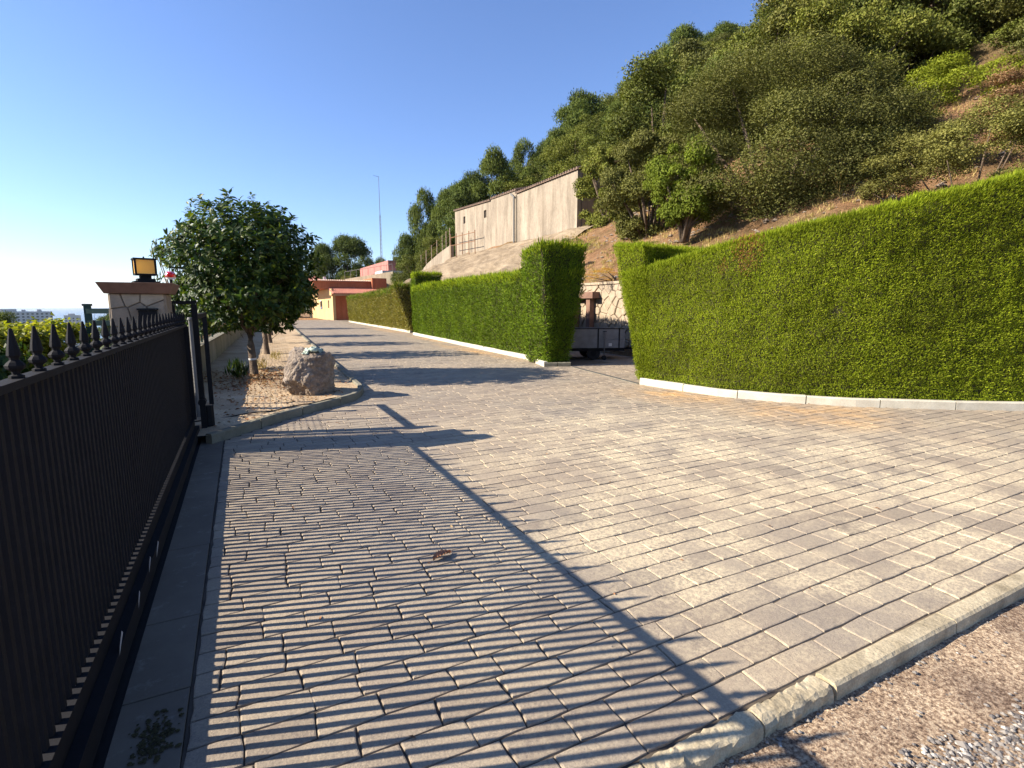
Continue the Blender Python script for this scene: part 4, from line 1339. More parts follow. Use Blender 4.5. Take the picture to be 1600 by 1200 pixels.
# ------------------------------------------------------------ big shrubs and trees on the near slope
bush('holm_oak', 'huge round holm oak with grey green crown, biggest on the slope above the right hedge', 16.6, 12.6, 4.1, 3.8, 6.0, 3.7, 230000, 110, .072, .042, 'oak_big', 41, 'tree', blobr=(.08, .16), core=.72, trunkr=.12)
bush('holm_oak', 'bright yellow green oak bush pressed against the left side of the huge holm oak', 13.25, 13.45, 1.05, 1.2, 3.0, 4.0, 26000, 50, .065, .036, 'bright', 42, 'tree', blobr=(.07, .15), core=.5, trunkr=.06)
bush('holm_oak', 'olive green oak between the old building and the huge holm oak, wide lobed crown', 15.0, 17.1, 1.9, 1.9, 4.6, 3.9, 56000, 80, .085, .047, 'olive', 43, 'tree', blobr=(.07, .14), core=.5, trunkr=.08)
bush('fig_tree', 'dark leafed tree whose branches reach over the right end of the old building', 17.9, 23.6, 1.9, 2.0, 4.6, 5.4, 36000, 60, .10, .055, 'broad', 44, 'tree', blobr=(.06, .13), core=.4, trunkr=.06)
bush('slope_shrub', 'pale olive shrub with some bare twigs at the right edge just above the hedge', 16.2, 6.9, 2.3, 2.3, 3.4, 3.0, 90000, 90, .06, .032, 'olive', 45, blobr=(.06, .14), core=.45, trunkr=.04)
bush('slope_shrub', 'reddish dry shrub high at the right edge of the slope', 19.2, 7.0, 1.6, 1.6, 2.3, 5.6, 26000, 44, .065, .034, 'dry', 46, blobr=(.06, .14), core=.4)
bush('slope_shrub', 'bright green rounded bush on the slope right of the huge holm oak', 22.3, 10.0, 2.2, 2.2, 3.4, 6.5, 50000, 60, .075, .04, 'bright', 47, blobr=(.07, .14), core=.4)
bush('slope_shrub', 'low dusty green shrub on the bare soil between the two nearest hedges', 12.6, 14.3, .9, .8, .8, 3.0, 5000, 30, .05, .022, 'olive', 48, blobr=(.07, .16))
bush('slope_shrub', 'small dark shrub on the bare soil under the olive green oak', 14.2, 21.4, .9, .8, .9, 3.9, 4500, 26, .06, .025, 'pine', 49, blobr=(.07, .16))
bush('slope_shrub', 'small shrub growing on the matting behind the tall hedge block', 12.3, 18.8, .45, .45, .9, 3.0, 2500, 20, .05, .025, 'olive', 50, blobr=(.08, .18))
bush('slope_shrub', 'orange flowering ground cover on top of the stone wall in the hedge gap', 11.5, 14.6, 1.2, .8, .5, 2.35, 9000, 34, .035, .02, 'orange_flower', 51, blobr=(.06, .14))
bush('slope_shrub', 'pale yellow green shrub at the right edge above the dry reddish one', 22.6, 7.0, 1.8, 1.8, 2.8, 8.0, 26000, 44, .07, .04, 'olive', 52, blobr=(.06, .14), core=.4)
for i_, (n_, d, rx, hz_, k_, lab) in enumerate([(20.6, 12.4, 1.7, 2.6, 'olive', 'grey green bush right behind the huge holm oak, beside the bright green bush'),
        (24.6, 8.2, 1.9, 2.8, 'broad', 'oak bush above the bright green bush at the right of the slope'), (21.0, 4.4, 1.6, 2.4, 'olive', 'olive bush at the right edge, just above the reddish dry shrub'),
        (24.4, 5.0, 1.8, 2.8, 'broad', 'dark oak bush in the upper right corner of the slope'), (23.6, 12.6, 1.8, 3.0, 'broad', 'oak bush between the huge holm oak and the upper right wood'),
        (26.6, 10.6, 1.9, 3.0, 'olive', 'grey green bush at the top edge right of the huge holm oak')]):
    bush('slope_shrub', lab, n_, d, rx, rx, hz_, hill(n_, d) - .7, 26000, 50, .085, .048, k_, 60 + i_, blobr=(.08, .16), core=.5)
random.seed(44)
mb = MB()
for _ in range(1500):
    n_ = random.uniform(11.3, 22); d = random.uniform(4.5, 27); z = hill(n_, d)
    if z < 2: continue
    z += .22 * noise.fractal(Vector((n_ * .35, d * .35, 0)), 1, 2, 5) * min(1, (n_ - 11) * .5)
    pebble(mb, (n_, d, z), random.choice((.03, .04, .05, .08, .13)) * random.uniform(.7, 1.2), .7)
tag(mb.build('slope_stones', M['rock']), 'loose stones scattered over the bare slope', 'stones', kind='stuff')
# twiggy weeds on the crest of the bare soil
rr = random.Random(9)
for i, (n_, d, h) in enumerate([(14.9, 9.9, .55), (15.3, 9.6, .8), (14.4, 10.4, .5)]):
    mb = MB(); z = hill(n_, d)
    for k in range(9):
        a = rr.uniform(0, 6.28); l = rr.uniform(.5, 1) * h
        mb.tube([(0, 0, -.1), (math.cos(a) * l * .2, math.sin(a) * l * .2, l * .5), (math.cos(a) * l * .45, math.sin(a) * l * .45, l)], [.008, .006, .002], 4)
    root = empty('dry_weed', (n_, d, z), 0, ['bare twiggy weed on the soil crest left of its bigger neighbour', 'taller bare twiggy weed on the soil crest above the right hedge', 'short bare twiggy weed nearest the huge holm oak'][i], 'weed')
    tag(mb.build('twigs', M['straw'], root), kind='stuff')
    r = np.random.default_rng(i); P = np.column_stack([r.normal(0, h * .2, 160), r.normal(0, h * .2, 160), r.uniform(.2, 1, 160) * h])
    V, F = leaves(P, rnd_dirs(r, 160), rnd_dirs(r, 160), .05, .025); tag(np_mesh('leaf_spray', V, F, M['olive'], root), kind='stuff')

# ------------------------------------------------------------ forest on the hill
RIDGE = [(20.5, 63.6, 1.6, 14.5, 4.6, 'p', 'tall slim pine on the skyline, the lowest of the row right of the mast'),
         (20.0, 50.4, 5.0, 9.4, 5.4, 'p', 'pine on the skyline above the left corner of the old building'),
         (21.0, 49.4, 5.5, 9.4, 3.9, 'p', "slim pine on the skyline just right of the one over the building's left corner"),
         (22.9, 48.4, 7.3, 9.5, 4.9, 'p', 'broad pine on the skyline over the middle of the old building'),
         (27.1, 50.2, 9.3, 9.6, 3.9, 'p', 'narrow dark pine on the skyline right of the broad one over the old building'),
         (34.4, 57.7, 12.3, 9.5, 5.1, 'p', 'pine on the skyline in the dip above the downpipe side of the building'),
         (33.8, 49.6, 14.7, 9.5, 7.1, 'p', 'big dark lobed pine on the skyline above the right end of the old building'),
         (45.6, 61.5, 20.1, 9.5, 5.5, 'p', 'pine partly hidden behind the big dark lobed pine'),
         (52.1, 62.7, 24.6, 9.5, 8.7, 'p', 'wide dark domed pine on the skyline, up the slope from the lobed pine'),
         (49.7, 51.6, 25.4, 9.6, 7.2, 'p', 'tall dark pine standing highest on the left of the upper skyline pair'),
         (66.6, 60.9, 36.1, 6.7, 8.2, 'p', 'round topped dark pine, the right one of the upper skyline pair'),
         (32.2, 26.8, 15.4, 5.3, 3.6, 'b', 'round oak on the skyline right of the upper pair of pines'),
         (34.2, 26.9, 16.8, 5.8, 4.4, 'p', 'pine touching the top edge of the picture at the left'),
         (37.6, 26.9, 19.4, 5.4, 5.4, 'p', 'pine at the top edge right of the first one there'),
         (18.5, 64.7, 1.5, 10.4, 4.2, 'p', 'short pine behind the bright round tree near the mast'),
         (21.4, 58.7, 3.1, 11.8, 4.4, 'p', 'pine behind the thin post fence, taller than its neighbours')]
FILL = [(56.4,97.5,6.8,'o'),(58.1,60.6,5.6,'b'),(39.6,41.6,6.1,'o'),(41.8,62.8,6.3,'b'),(64.2,85.3,8.4,'o'),(35.2,74.1,7.7,'b'),(75.7,80.5,8.5,'p'),(40.2,95.1,7.8,'o'),(51.7,94.8,7.4,'o'),(77.7,96.9,5.2,'b'),(61.3,64.3,6.7,'o'),(66.4,65.4,6.8,'p'),(56.1,74.2,6.8,'b'),(79.1,90.3,7.4,'b'),(66.9,80.9,8.3,'o'),(42.3,82.2,6.2,'p'),(73.0,86.6,6.8,'p'),(49.7,81.8,8.3,'p'),(30.3,66.7,8.1,'b'),(71.2,100.0,8.1,'o'),(37.0,55.9,5.0,'o'),(63.9,94.8,8.3,'p'),(33.9,78.6,6.7,'b'),(61.0,101.6,6.2,'b'),(49.9,77.3,7.1,'b'),(38.5,71.2,8.1,'p'),(24.3,26.2,6.0,'p'),(50.6,71.4,7.0,'b'),(62.3,60.0,5.6,'o'),(30.9,23.0,5.1,'b'),(64.2,113.2,8.0,'b'),(76.3,69.6,5.1,'o'),(46.8,108.9,8.2,'b'),(56.0,85.9,7.5,'o'),(70.2,95.5,7.0,'b'),(70.3,76.2,6.2,'p'),(51.1,57.8,5.3,'b'),(65.5,74.0,6.9,'o'),(54.8,81.2,5.7,'o'),(52.0,88.8,5.9,'b'),(54.4,68.4,8.3,'p'),(45.3,56.9,8.0,'p'),(61.2,81.5,5.5,'b'),(49.4,52.0,5.2,'p'),(70.7,106.1,7.9,'o'),(39.4,87.5,7.9,'o'),(42.5,77.3,7.1,'b'),(58.8,107.8,7.0,'b'),(28.3,55.1,5.9,'o'),(46.2,64.8,7.2,'b'),(79.8,103.1,6.9,'b'),(51.9,111.1,6.2,'o'),(46.9,94.3,6.8,'o'),(33.3,52.5,6.0,'b'),(29.5,31.0,7.1,'o'),(60.2,70.0,7.4,'b'),(37.9,60.2,7.5,'b'),(26.7,40.4,6.0,'b'),(44.9,70.9,6.9,'o'),(28.6,48.9,5.8,'o'),(31.7,40.6,5.2,'p'),(65.6,105.6,6.4,'b'),(51.7,103.0,6.3,'b'),(77.9,85.1,7.2,'b'),(59.6,90.7,8.0,'p'),(36.5,48.7,5.2,'b'),(61.1,76.6,5.2,'b'),(53.4,115.8,7.5,'b'),(21.6,19.6,5.3,'p'),(72.2,91.3,5.8,'p'),(44.1,103.7,5.5,'b'),(52.9,62.6,5.3,'o'),(32.1,61.2,7.3,'p'),(36.8,83.9,7.4,'b'),(34.8,34.8,6.1,'b'),(57.1,65.1,6.4,'o'),(31.3,71.4,5.4,'b'),(27.4,60.0,6.5,'p'),(23.8,54.2,6.1,'b'),(68.3,87.4,5.9,'o'),(77.8,54.1,5.5,'b'),(70.5,69.2,6.4,'p'),(36.3,65.5,8.3,'b'),(43.1,91.0,7.8,'b'),(59.4,113.6,5.5,'p'),(75.7,105.8,8.5,'o'),(41.3,52.5,8.2,'b'),(32.3,45.6,5.2,'b'),(25.5,30.1,5.6,'p'),(79.9,77.5,6.7,'p'),(42.9,99.1,6.6,'b'),(56.0,55.7,5.5,'p'),(21.6,23.3,6.8,'b'),(46.0,48.7,6.3,'o'),(54.0,51.0,5.2,'o'),(75.5,74.0,7.4,'b'),(36.0,23.9,5.3,'b'),(46.2,86.1,7.7,'b'),(40.8,57.3,5.2,'b'),(26.7,36.0,5.2,'b'),(41.9,29.4,5.1,'b'),(28.3,27.1,6.2,'o'),(66.5,99.0,6.7,'b'),(27.2,17.7,5.2,'b'),(21.0,13.3,5.1,'b'),(48.4,99.7,8.4,'o'),(48.6,114.9,7.2,'b'),(24.2,15.6,6.3,'o'),(25.0,47.7,5.3,'b'),(72.4,51.7,5.2,'b'),(47.8,60.8,5.8,'o'),(27.7,44.4,6.2,'p'),(41.4,67.5,6.3,'b'),(37.9,27.5,5.1,'b'),(38.1,77.8,8.3,'b'),(64.1,89.9,8.4,'b'),(50.1,119.8,5.5,'b'),(35.7,39.1,6.9,'p'),(49.9,66.8,8.0,'b'),(30.9,36.7,5.5,'b'),(64.6,69.5,8.4,'b'),(56.4,103.4,7.1,'p'),(68.8,110.8,7.4,'b'),(47.0,32.3,5.0,'b'),(32.0,56.9,7.7,'o'),(42.2,45.2,6.0,'b'),(60.7,56.1,5.4,'o'),(71.3,82.1,7.3,'p')]
kinds = {'p': ('pine_tree', 'pine', 'pine trees on the hillside'), 'b': ('holm_oak', 'broad', 'holm oaks on the hillside'), 'o': ('olive_tree', 'olive', 'grey green trees on the hillside')}
rr = random.Random(3)
for i, (n_, d, z, h, w, k, lab) in enumerate(RIDGE):
    nm, key, grp = kinds[k]
    tree(nm, key, i, n_, d, h, w, rr.uniform(0, 6.28), lab, grp, bare=.10)
rg = random.Random(19)
for gi in range(7):                      # the wood goes on above the frame on the right
    for gj in range(6):
        FILL.append((round(24.5 + gi * 3.1 + rg.uniform(-1, 1), 1), round(2.5 + gj * 3.3 + rg.uniform(-1, 1), 1), round(rg.uniform(4.2, 6.2), 1), rg.choice('bbop')))
ORD = ['first', 'second', 'third', 'fourth', 'fifth', 'sixth', 'seventh', 'eighth', 'ninth', 'tenth', 'eleventh', 'twelfth', 'thirteenth', 'fourteenth', 'fifteenth', 'sixteenth', 'seventeenth', 'eighteenth', 'nineteenth', 'twentieth']
ORD += ['twenty-' + o for o in ORD[:9]] + ['thirtieth'] + ['thirty-' + o for o in ORD[:9]]
def frame_uv(n_, d, z):
    f = n_ * CT[0] + d * CT[1]; s_ = n_ * CT[1] - d * CT[0]
    return s_ / f, (z - 1.6) / f
KW = {'p': 'dark pine', 'b': 'green holm oak', 'o': 'grey green tree'}
BW = ['lowest', 'lower middle', 'upper middle', 'topmost']
rows_ = {}
for f_ in FILL:
    u_, v_ = frame_uv(f_[0], f_[1], hill(f_[0], f_[1]) + f_[2])
    rel = v_ - (.36 + .30 * u_)          # height against the slope of the skyline
    band = 0 if rel < -.12 else 1 if rel < -.04 else 2 if rel < .05 else 3
    rows_.setdefault((f_[3], band), []).append((u_, f_))
LAB = {}
for (k_, b_), L_ in rows_.items():
    for i_, (u_, f_) in enumerate(sorted(L_)):
        LAB[f_] = '%s, %s from the left in the %s band of the hillside wood' % (KW[k_], ORD[min(i_, len(ORD) - 1)], BW[b_])
for i, f_ in enumerate(FILL):
    n_, d, h, k = f_
    nm, key, grp = kinds[k]
    w = h * rr.uniform(.82, 1.15) * (.8 if k == 'p' else 1.0)
    tree(nm, key, i, n_, d, h, w, rr.uniform(0, 6.28), LAB[f_], grp, bare=.03)

# litter and weeds in the bed
r = np.random.default_rng(12)
n = 1100
P = np.column_stack([.25 + r.normal(0, .55, n), 12.3 + r.normal(0, 1.0, n), np.full(n, .10) + r.uniform(0, .02, n)])
P2 = np.column_stack([r.uniform(-.8, 1.5, 420), r.uniform(7.3, 12, 420), np.full(420, .095)])
P = np.concatenate([P, P2]); 
ok = np.array([p[0] < bedr(p[1]) - .1 for p in P]); P = P[ok]; n = len(P)
D_ = rnd_dirs(r, n); D_[:, 2] *= .2
V, F = leaves(P, D_, np.array([[0, 0, 1.0]]) + .4 * r.normal(size=(n, 3)), .07 * r.uniform(.6, 1.3, n), .03, .3)
tag(np_mesh('leaf_litter', V, F, M['litter']), 'reddish fallen leaves scattered under the nearest laurel tree', 'leaves', kind='stuff')
for i, (x, y, h, lab) in enumerate([(.30, 13.7, .32, 'dry straw weed just behind the nearest laurel trunk'), (1.15, 12.6, .30, 'dry straw weed in the bed between trunk and boulder'), (1.35, 14.8, .34, 'dry straw weed farther back near the bed kerb'), (-.15, 12.2, .45, 'green leafy weed at the left foot of the nearest laurel'), (.75, 15.9, .3, 'dry straw weed beside the second laurel trunk')]):
    n = 90; a = r.uniform(0, 6.28, n); P = np.column_stack([r.normal(0, .07, n), r.normal(0, .07, n), r.uniform(0, .6, n) * h])
    D_ = np.column_stack([np.cos(a) * .35, np.sin(a) * .35, np.ones(n)])
    V, F = leaves(P, D_, rnd_dirs(r, n), h * .5, .012 if i != 3 else .035)
    o = np_mesh('weed', V, F, M['straw'] if i != 3 else M['laurel']); o.location = (x, y, .08); tag(o, lab, 'weed')
n = 150
P = np.column_stack([r.uniform(.2, 2.4, n), r.uniform(7.0, 11, n), np.full(n, .006)])
P = P[[p[0] > (interp(LK, p[1]) if p[1] > 7 else -.2) + .03 for p in P]]
P = np.concatenate([P, np.column_stack([r.uniform(6.6, 9.5, 60), r.uniform(4.3, 8, 60), np.full(60, .006)]), np.column_stack([r.uniform(0, 6, 45), r.uniform(1.4, 7, 45), np.full(45, .005)])]); n = len(P)
D_ = rnd_dirs(r, n); D_[:, 2] *= .1
V, F = leaves(P, D_, np.array([[0, 0, 1.0]]) + .3 * r.normal(size=(n, 3)), .035 * r.uniform(.3, 1.2, n), .012, .3)
tag(np_mesh('leaf_scraps', V, F, M['litter']), 'small dry leaf scraps scattered over the pavers', 'leaves', kind='stuff')
# dry tufts on the bare slope
n = 5200
P = np.column_stack([r.uniform(11.2, 21, n), r.uniform(5, 26, n), np.zeros(n)])
msk = noise_arr(P, .5, 3) + .5 * noise_arr(P, 1.7, 3) > -.02
P = P[msk]; P[:, 2] = [hill(p[0], p[1]) - .02 + .22 * noise.fractal(Vector((p[0] * .35, p[1] * .35, 0)), 1, 2, 5) * min(1, (p[0] - 11) * .5) for p in P]
P = P[P[:, 2] > 2]; P = np.repeat(P, 6, axis=0); n = len(P); P[:, :2] += r.normal(0, .05, (n, 2))
D_ = rnd_dirs(r, n) * .6; D_[:, 2] = 1
V, F = leaves(P, D_, rnd_dirs(r, n), .16 * r.uniform(.4, 1.3, n), .02)
tag(np_mesh('dry_grass', V, F, M['straw']), 'dry grass tufts over the bare slope', 'grass', kind='stuff')

# ============================================================ retaining stone wall behind the hedges
rw = empty('retaining_wall', (11.1, 20, 0), label='rubble stone retaining wall behind the hedges, seen through the gap', cat='wall')
RO = (11.1, 20, 0)
mb = MB(); mb.bb(11.12, 11.5, 8.6, 47, -.2, 2.33); mb.build('backing', M['old_plaster'], rw, off=RO)
random.seed(31)
def jgrid(x0, x1, y0, y1, sx, sy):
    pts = []; j = 0; y = y0 + sy / 2
    while y < y1:
        x = x0 + (sx / 2 if j % 2 else 0)
        while x < x1: pts.append((x + random.uniform(-.3, .3) * sx, y + random.uniform(-.3, .3) * sy)); x += sx
        y += sy; j += 1
    return pts
cells = voronoi(jgrid(13.0, 17.5, -.05, 2.3, .38, .27), 13.0, 17.5, -.05, 2.30, .014)
face_stones('stone', cells, lambda u, v, w: (11.12 - w, u, v), .11, M['wallstone'], rw, RO, bev=.02, jit=.03)
mb = MB(); cells = voronoi(jgrid(17.52, 47, 1.3, 2.3, .55, .33), 17.52, 47, 1.3, 2.32, .025)
face_stones('stone', cells, lambda u, v, w: (11.12 - w, u, v), .08, M['wallstone'], rw, RO, bev=.02, join=mb, jit=.03)
tag(mb.build('rubble_courses', M['wallstone'], rw, off=RO), kind='stuff')
y = 13.0
while y < 30:
    mb = MB(); L = random.uniform(.35, .55); mb.box((11.25, y + L / 2, 2.37), (.46, L - .015, .085)); mb.build('coping_stone', M['wallstone'], rw, off=RO); y += L
# red stone shrine-like niche frame against the wall
nf = empty('stone_door_frame', (10.95, 15.6, 0), label='red brown stone post and lintel standing against the rubble wall', cat='door frame')
NO = (10.95, 15.6, 0)
for y in (15.32, 16.25):
    mb = MB(); mb.bb(10.78, 10.98, y - .11, y + .11, -.05, 1.86); mb.build('post', M['red_stone'], nf, off=NO)
mb = MB(); mb.bb(10.70, 11.0, 14.95, 16.5, 1.862, 2.08); mb.build('lintel', M['red_stone'], nf, off=NO)

# parked trailer in the opening
tr = empty('box_trailer', (9.6, 13.35, 0), R(-22), 'small grey box trailer with jockey wheel parked in the gap between the hedges', 'trailer')
def tp(name, m, *b, parent=None):
    mb = MB(); mb.bb(*b); return mb.build(name, m, parent or tr)
tp('side_panel', M['trailer'], -1.0, .80, -.60, -.57, .36, .60); tp('side_panel', M['trailer'], -1.0, .80, -.60, -.565, .61, .92)
tp('side_panel', M['trailer'], -1.0, .80, .57, .60, .36, .92); tp('tailgate', M['trailer'], -1.03, -1.002, -.60, .60, .36, .92)
tp('tailgate', M['trailer'], .802, .83, -.60, .60, .36, .92); tp('floor', M['trailer'], -.99, .79, -.56, .56, .36, .39)
tp('chassis', M['iron'], -1.03, .83, -.58, -.52, .27, .35); tp('chassis', M['iron'], -1.03, .83, .52, .58, .27, .35)
tp('drawbar', M['iron'], .83, 1.6, -.04, .04, .27, .34); tp('number_plate', M['white'], .34, .44, -.612, -.604, .41, .50)
tp('top_rail', M['iron'], -1.04, .84, -.615, -.56, .921, .945)
for x in (-.9, .02, .66): tp('rib', M['iron'], x - .018, x + .018, -.612, -.601, .36, .92)
for yy in (-.50, .50):
    mb = MB(); mb.tube([(-.1, yy - .06, .20), (-.1, yy + .06, .20)], [.20, .20], 20)
    w_ = mb.build('wheel', M['rubber'], tr); mb = MB(); mb.tube([(-.1, yy - .065, .20), (-.1, yy + .065, .20)], [.09, .09], 14); mb.build('rim', M['iron'], w_)
tp('mudguard', M['iron'], -.36, .16, -.575, -.44, .352, .358)
mb = MB(); mb.tube([(.20, -.66, .16), (.20, -.66, .84)], [.018, .018], 8); mb.build('jockey_post', M['galv'], tr)
mb = MB(); mb.tube([(.20, -.69, .07), (.20, -.63, .07)], [.07, .07], 14); mb.build('jockey_wheel', M['rubber'], tr)
mb = MB(); mb.tube([(.20, -.66, .16), (.20, -.66, .07)], [.012, .012], 6); mb.tube([(.14, -.66, .85), (.26, -.66, .85)], [.01, .01], 6); mb.build('jockey_handle', M['iron'], tr)

# ============================================================ old building on the terrace
ob = empty('old_building', (18, 36, 6), label='long old building with stained beige blank wall above the matting covered bank', cat='building')
OO = (18, 36, 6)
mb = MB()
def quadwall(mb, pts, th=.3):
    """vertical wall polygon in the plane n=const given as (d,z) list; thickness towards +n"""
    n0 = pts[0]; poly = [(d, z) for _, d, z in pts]; k = len(pts)
    vs = [(a, d, z) for a, d, z in pts] + [(a + th, d, z) for a, d, z in pts]
    mb.add(vs, [list(range(k)), [k + i for i in range(k)][::-1]] + [[i, (i + 1) % k, k + (i + 1) % k, k + i][::-1] for i in range(k)])
quadwall(mb, [(17.95, 26.8, 5.6), (17.95, 26.8, 9.42), (17.95, 34.6, 9.45), (17.95, 34.6, 5.6)]); mb.build('wall', M['old_plaster'], ob, off=OO)
mb = MB(); quadwall(mb, [(18.02, 34.62, 5.6), (18.02, 34.62, 9.72), (18.02, 39.0, 9.85), (18.02, 39.0, 5.6)]); mb.build('wall', M['old_plaster'], ob, off=OO)
# left part with two window openings
mb = MB()
W0, W1, Z0 = 39.02, 46.9, 5.6
def topz(d): return 9.75 + (10.15 - 9.75) * (d - 39) / 7.9
wins = [(39.9, 40.4, 8.65, 9.25), (44.4, 44.85, 8.8, 9.4)]
prev = W0
for a, b, z0, z1 in wins:
    quadwall(mb, [(18.02, prev, Z0), (18.02, prev, topz(prev)), (18.02, a, topz(a)), (18.02, a, Z0)])
    quadwall(mb, [(18.02, a, Z0), (18.02, a, z0), (18.02, b, z0), (18.02, b, Z0)])
    quadwall(mb, [(18.02, a, z1), (18.02, a, topz(a)), (18.02, b, topz(b)), (18.02, b, z1)])
    prev = b
quadwall(mb, [(18.02, prev, Z0), (18.02, prev, topz(prev)), (18.02, W1, topz(W1)), (18.02, W1, Z0)])
mb.build('wall', M['old_plaster'], ob, off=OO)
for a, b, z0, z1 in wins:
    mb = MB(); mb.bb(18.2, 18.24, a, b, z0, z1); wo_ = mb.build('window', M['dark_glass'], ob, off=OO)
    mb = MB(); mb.bb(18.15, 18.19, a, a + .06, z0, z1); mb.bb(18.15, 18.19, b - .06, b, z0, z1); mb.bb(18.15, 18.19, a + .061, b - .061, z1 - .06, z1)
    f_ = mb.build('window_frame', M['wood'], wo_, off=OO)
mb = MB(); mb.bb(18.3, 24.5, 26.8, 27.1, 5.6, 9.35); mb.build('end_wall', M['old_plaster'], ob, off=OO)
mb = MB(); mb.bb(18.35, 24.5, 46.6, 46.9, 5.6, 10.1); mb.build('end_wall', M['old_plaster'], ob, off=OO)
for a0, a1, b0, b1, nx in ((26.6, 9.44, 34.6, 9.47, 17.85), (34.62, 9.74, 39.0, 9.87, 17.95), (39.02, 9.77, 47.0, 10.18, 17.92)):
    mb = MB(); n = int((b0 - a0) / .28)
    mb.add([(nx, a0, a1 + .01), (nx, b0, b1 + .01), (24.6, b0, b1 + 1.6), (24.6, a0, a1 + 1.6), (nx, a0, a1 + .07), (nx, b0, b1 + .07), (24.6, b0, b1 + 1.66), (24.6, a0, a1 + 1.66)],
           [(0, 3, 2, 1), (4, 5, 6, 7), (0, 1, 5, 4), (1, 2, 6, 5), (2, 3, 7, 6), (3, 0, 4, 7)])
    rf = mb.build('roof', M['roof_brown'], ob, off=OO)
    t = MB()
    for i in range(n):
        d = a0 + (b0 - a0) * (i + .5) / n; z = a1 + (b1 - a1) * (i + .5) / n + .07
        t.tube([(nx - .03, d, z), (24.55, d, z + 1.6)], [.085, .085], 6)
    tag(t.build('roof_tiles', M['roof_brown'], rf, off=OO), kind='stuff')
mb = MB(); mb.tube([(17.86, 34.75, 5.9), (17.86, 34.75, 9.3), (17.9, 35.3, 9.6)], [.07, .07, .07], 8); mb.build('downpipe', M['galv'], ob, off=OO)
mb = MB(); mb.tube([(17.84, 34.35, 5.9), (17.84, 34.35, 9.35)], [.035, .035], 6); mb.build('downpipe', M['iron'], ob, off=OO)
mb = MB(); mb.bb(17.6, 17.94, 26.8, 46.9, 5.5, 5.98); mb.build('plinth', M['old_plaster'], ob, off=OO)
# rusty railing in front of its left part
rl = empty('rusty_railing', (17.3, 43, 6.4), label='rusty pipe railing in front of the left part of the old building', cat='railing')
for d in (40.6, 41.9, 43.4, 44.8, 46.2):
    mb = MB(); mb.tube([(17.3, d, 5.8), (17.3, d, 8.0 - .25 * (46.2 - d) / 5)], .035, 6); mb.build('post', M['rust'], rl, off=(17.3, 43, 6.4))
for z in (7.0, 7.7):
    mb = MB(); mb.tube([(17.3, 40.6, z - .15), (17.3, 46.2, z)], .028, 6); mb.build('rail', M['rust'], rl, off=(17.3, 43, 6.4))

# terrace wall and posts left of the building
tw = empty('terrace_wall', (17.6, 50, 6), label='low beige terrace wall to the left of the old building', cat='wall')
mb = MB()
pts = [(17.6, 47.0, 7.2), (17.5, 50, 6.7), (17.6, 54, 6.0), (17.8, 58, 5.0)]
for (a, b, z), (c, d, e) in zip(pts, pts[1:]):
    mb.add([(a, b, z - 1.2), (c, d, e - 1.2), (c + .3, d, e - 1.2), (a + .3, b, z - 1.2), (a, b, z), (c, d, e), (c + .3, d, e), (a + .3, b, z)], [(3, 2, 1, 0), (4, 5, 6, 7), (0, 1, 5, 4), (1, 2, 6, 5), (2, 3, 7, 6), (3, 0, 4, 7)])
mb.build('wall_body', M['old_plaster'], tw, off=(17.6, 50, 6))
fc = empty('post_fence', (17.7, 50, 7), label='thin post and wire fence on the terrace wall left of the old building', cat='fence')
for i, d in enumerate((47.6, 48.6, 49.7, 51.3, 53.0, 54.8, 56.6)):
    mb = MB(); x = 17.75; z = 7.2 - .19 * (d - 47); mb.tube([(x, d, z - .3), (x, d, z + 1.7)], .045, 5); mb.build('post', M['wood'], fc, off=(17.7, 50, 7))
mb = MB()
for h in (.5, 1.0, 1.5): mb.tube([(17.7, 47.5, 7.1 + h), (17.7, 56.7, 5.4 + h)], .012, 4)
mb.build('wire', M['rust'], fc, off=(17.7, 50, 7))

# ============================================================ orange house at the end of the drive
oh = empty('orange_house', (9, 66, 0), label='orange and yellow rendered low house with tiled roof at the end of the driveway', cat='house')
HO = (9, 66, 0)
def hp(name, m, *b, parent=None):
    mb = MB(); mb.bb(*b); return mb.build(name, m, parent or oh, off=HO)
# yellow wing: long side wall faces the drive; built round a window opening
hp('wall', M['yellow_plaster'], 9.2, 9.5, 62.6, 65.3, -.1, 3.0); hp('wall', M['yellow_plaster'], 9.2, 9.5, 66.5, 86, -.1, 3.0)
hp('wall', M['yellow_plaster'], 9.2, 9.5, 65.302, 66.498, -.1, 1.35); hp('wall', M['yellow_plaster'], 9.2, 9.5, 65.302, 66.498, 2.25, 3.0)
w_ = hp('window', M['dark_glass'], 9.42, 9.45, 65.3, 66.5, 1.35, 2.25)
hp('window_frame', M['white'], 9.34, 9.40, 65.3, 65.42, 1.35, 2.25, parent=w_); hp('window_frame', M['white'], 9.34, 9.40, 65.85, 65.95, 1.35, 2.25, parent=w_); hp('window_frame', M['white'], 9.34, 9.40, 66.38, 66.5, 1.35, 2.25, parent=w_)
w_ = hp('window', M['dark_glass'], 9.14, 9.19, 71.5, 73, 1.2, 2.2); hp('window_frame', M['white'], 9.08, 9.13, 71.4, 73.1, 2.2, 2.3, parent=w_)
hp('wall', M['orange_plaster'], 9.502, 12.4, 62.75, 63.0, -.1, 2.9)
hp('wall', M['orange_plaster'], 12.402, 16.0, 61.4, 61.7, -.1, 2.8)
hp('door', M['wood'], 10.9, 11.7, 62.70, 62.745, 0, 2.05)
hp('fascia', M['yellow_plaster'], 9.05, 9.198, 62.3, 86, 2.78, 3.52)
hp('fascia', M['cream_plaster'], 9.2, 15.9, 60.98, 61.05, 2.74, 2.86)
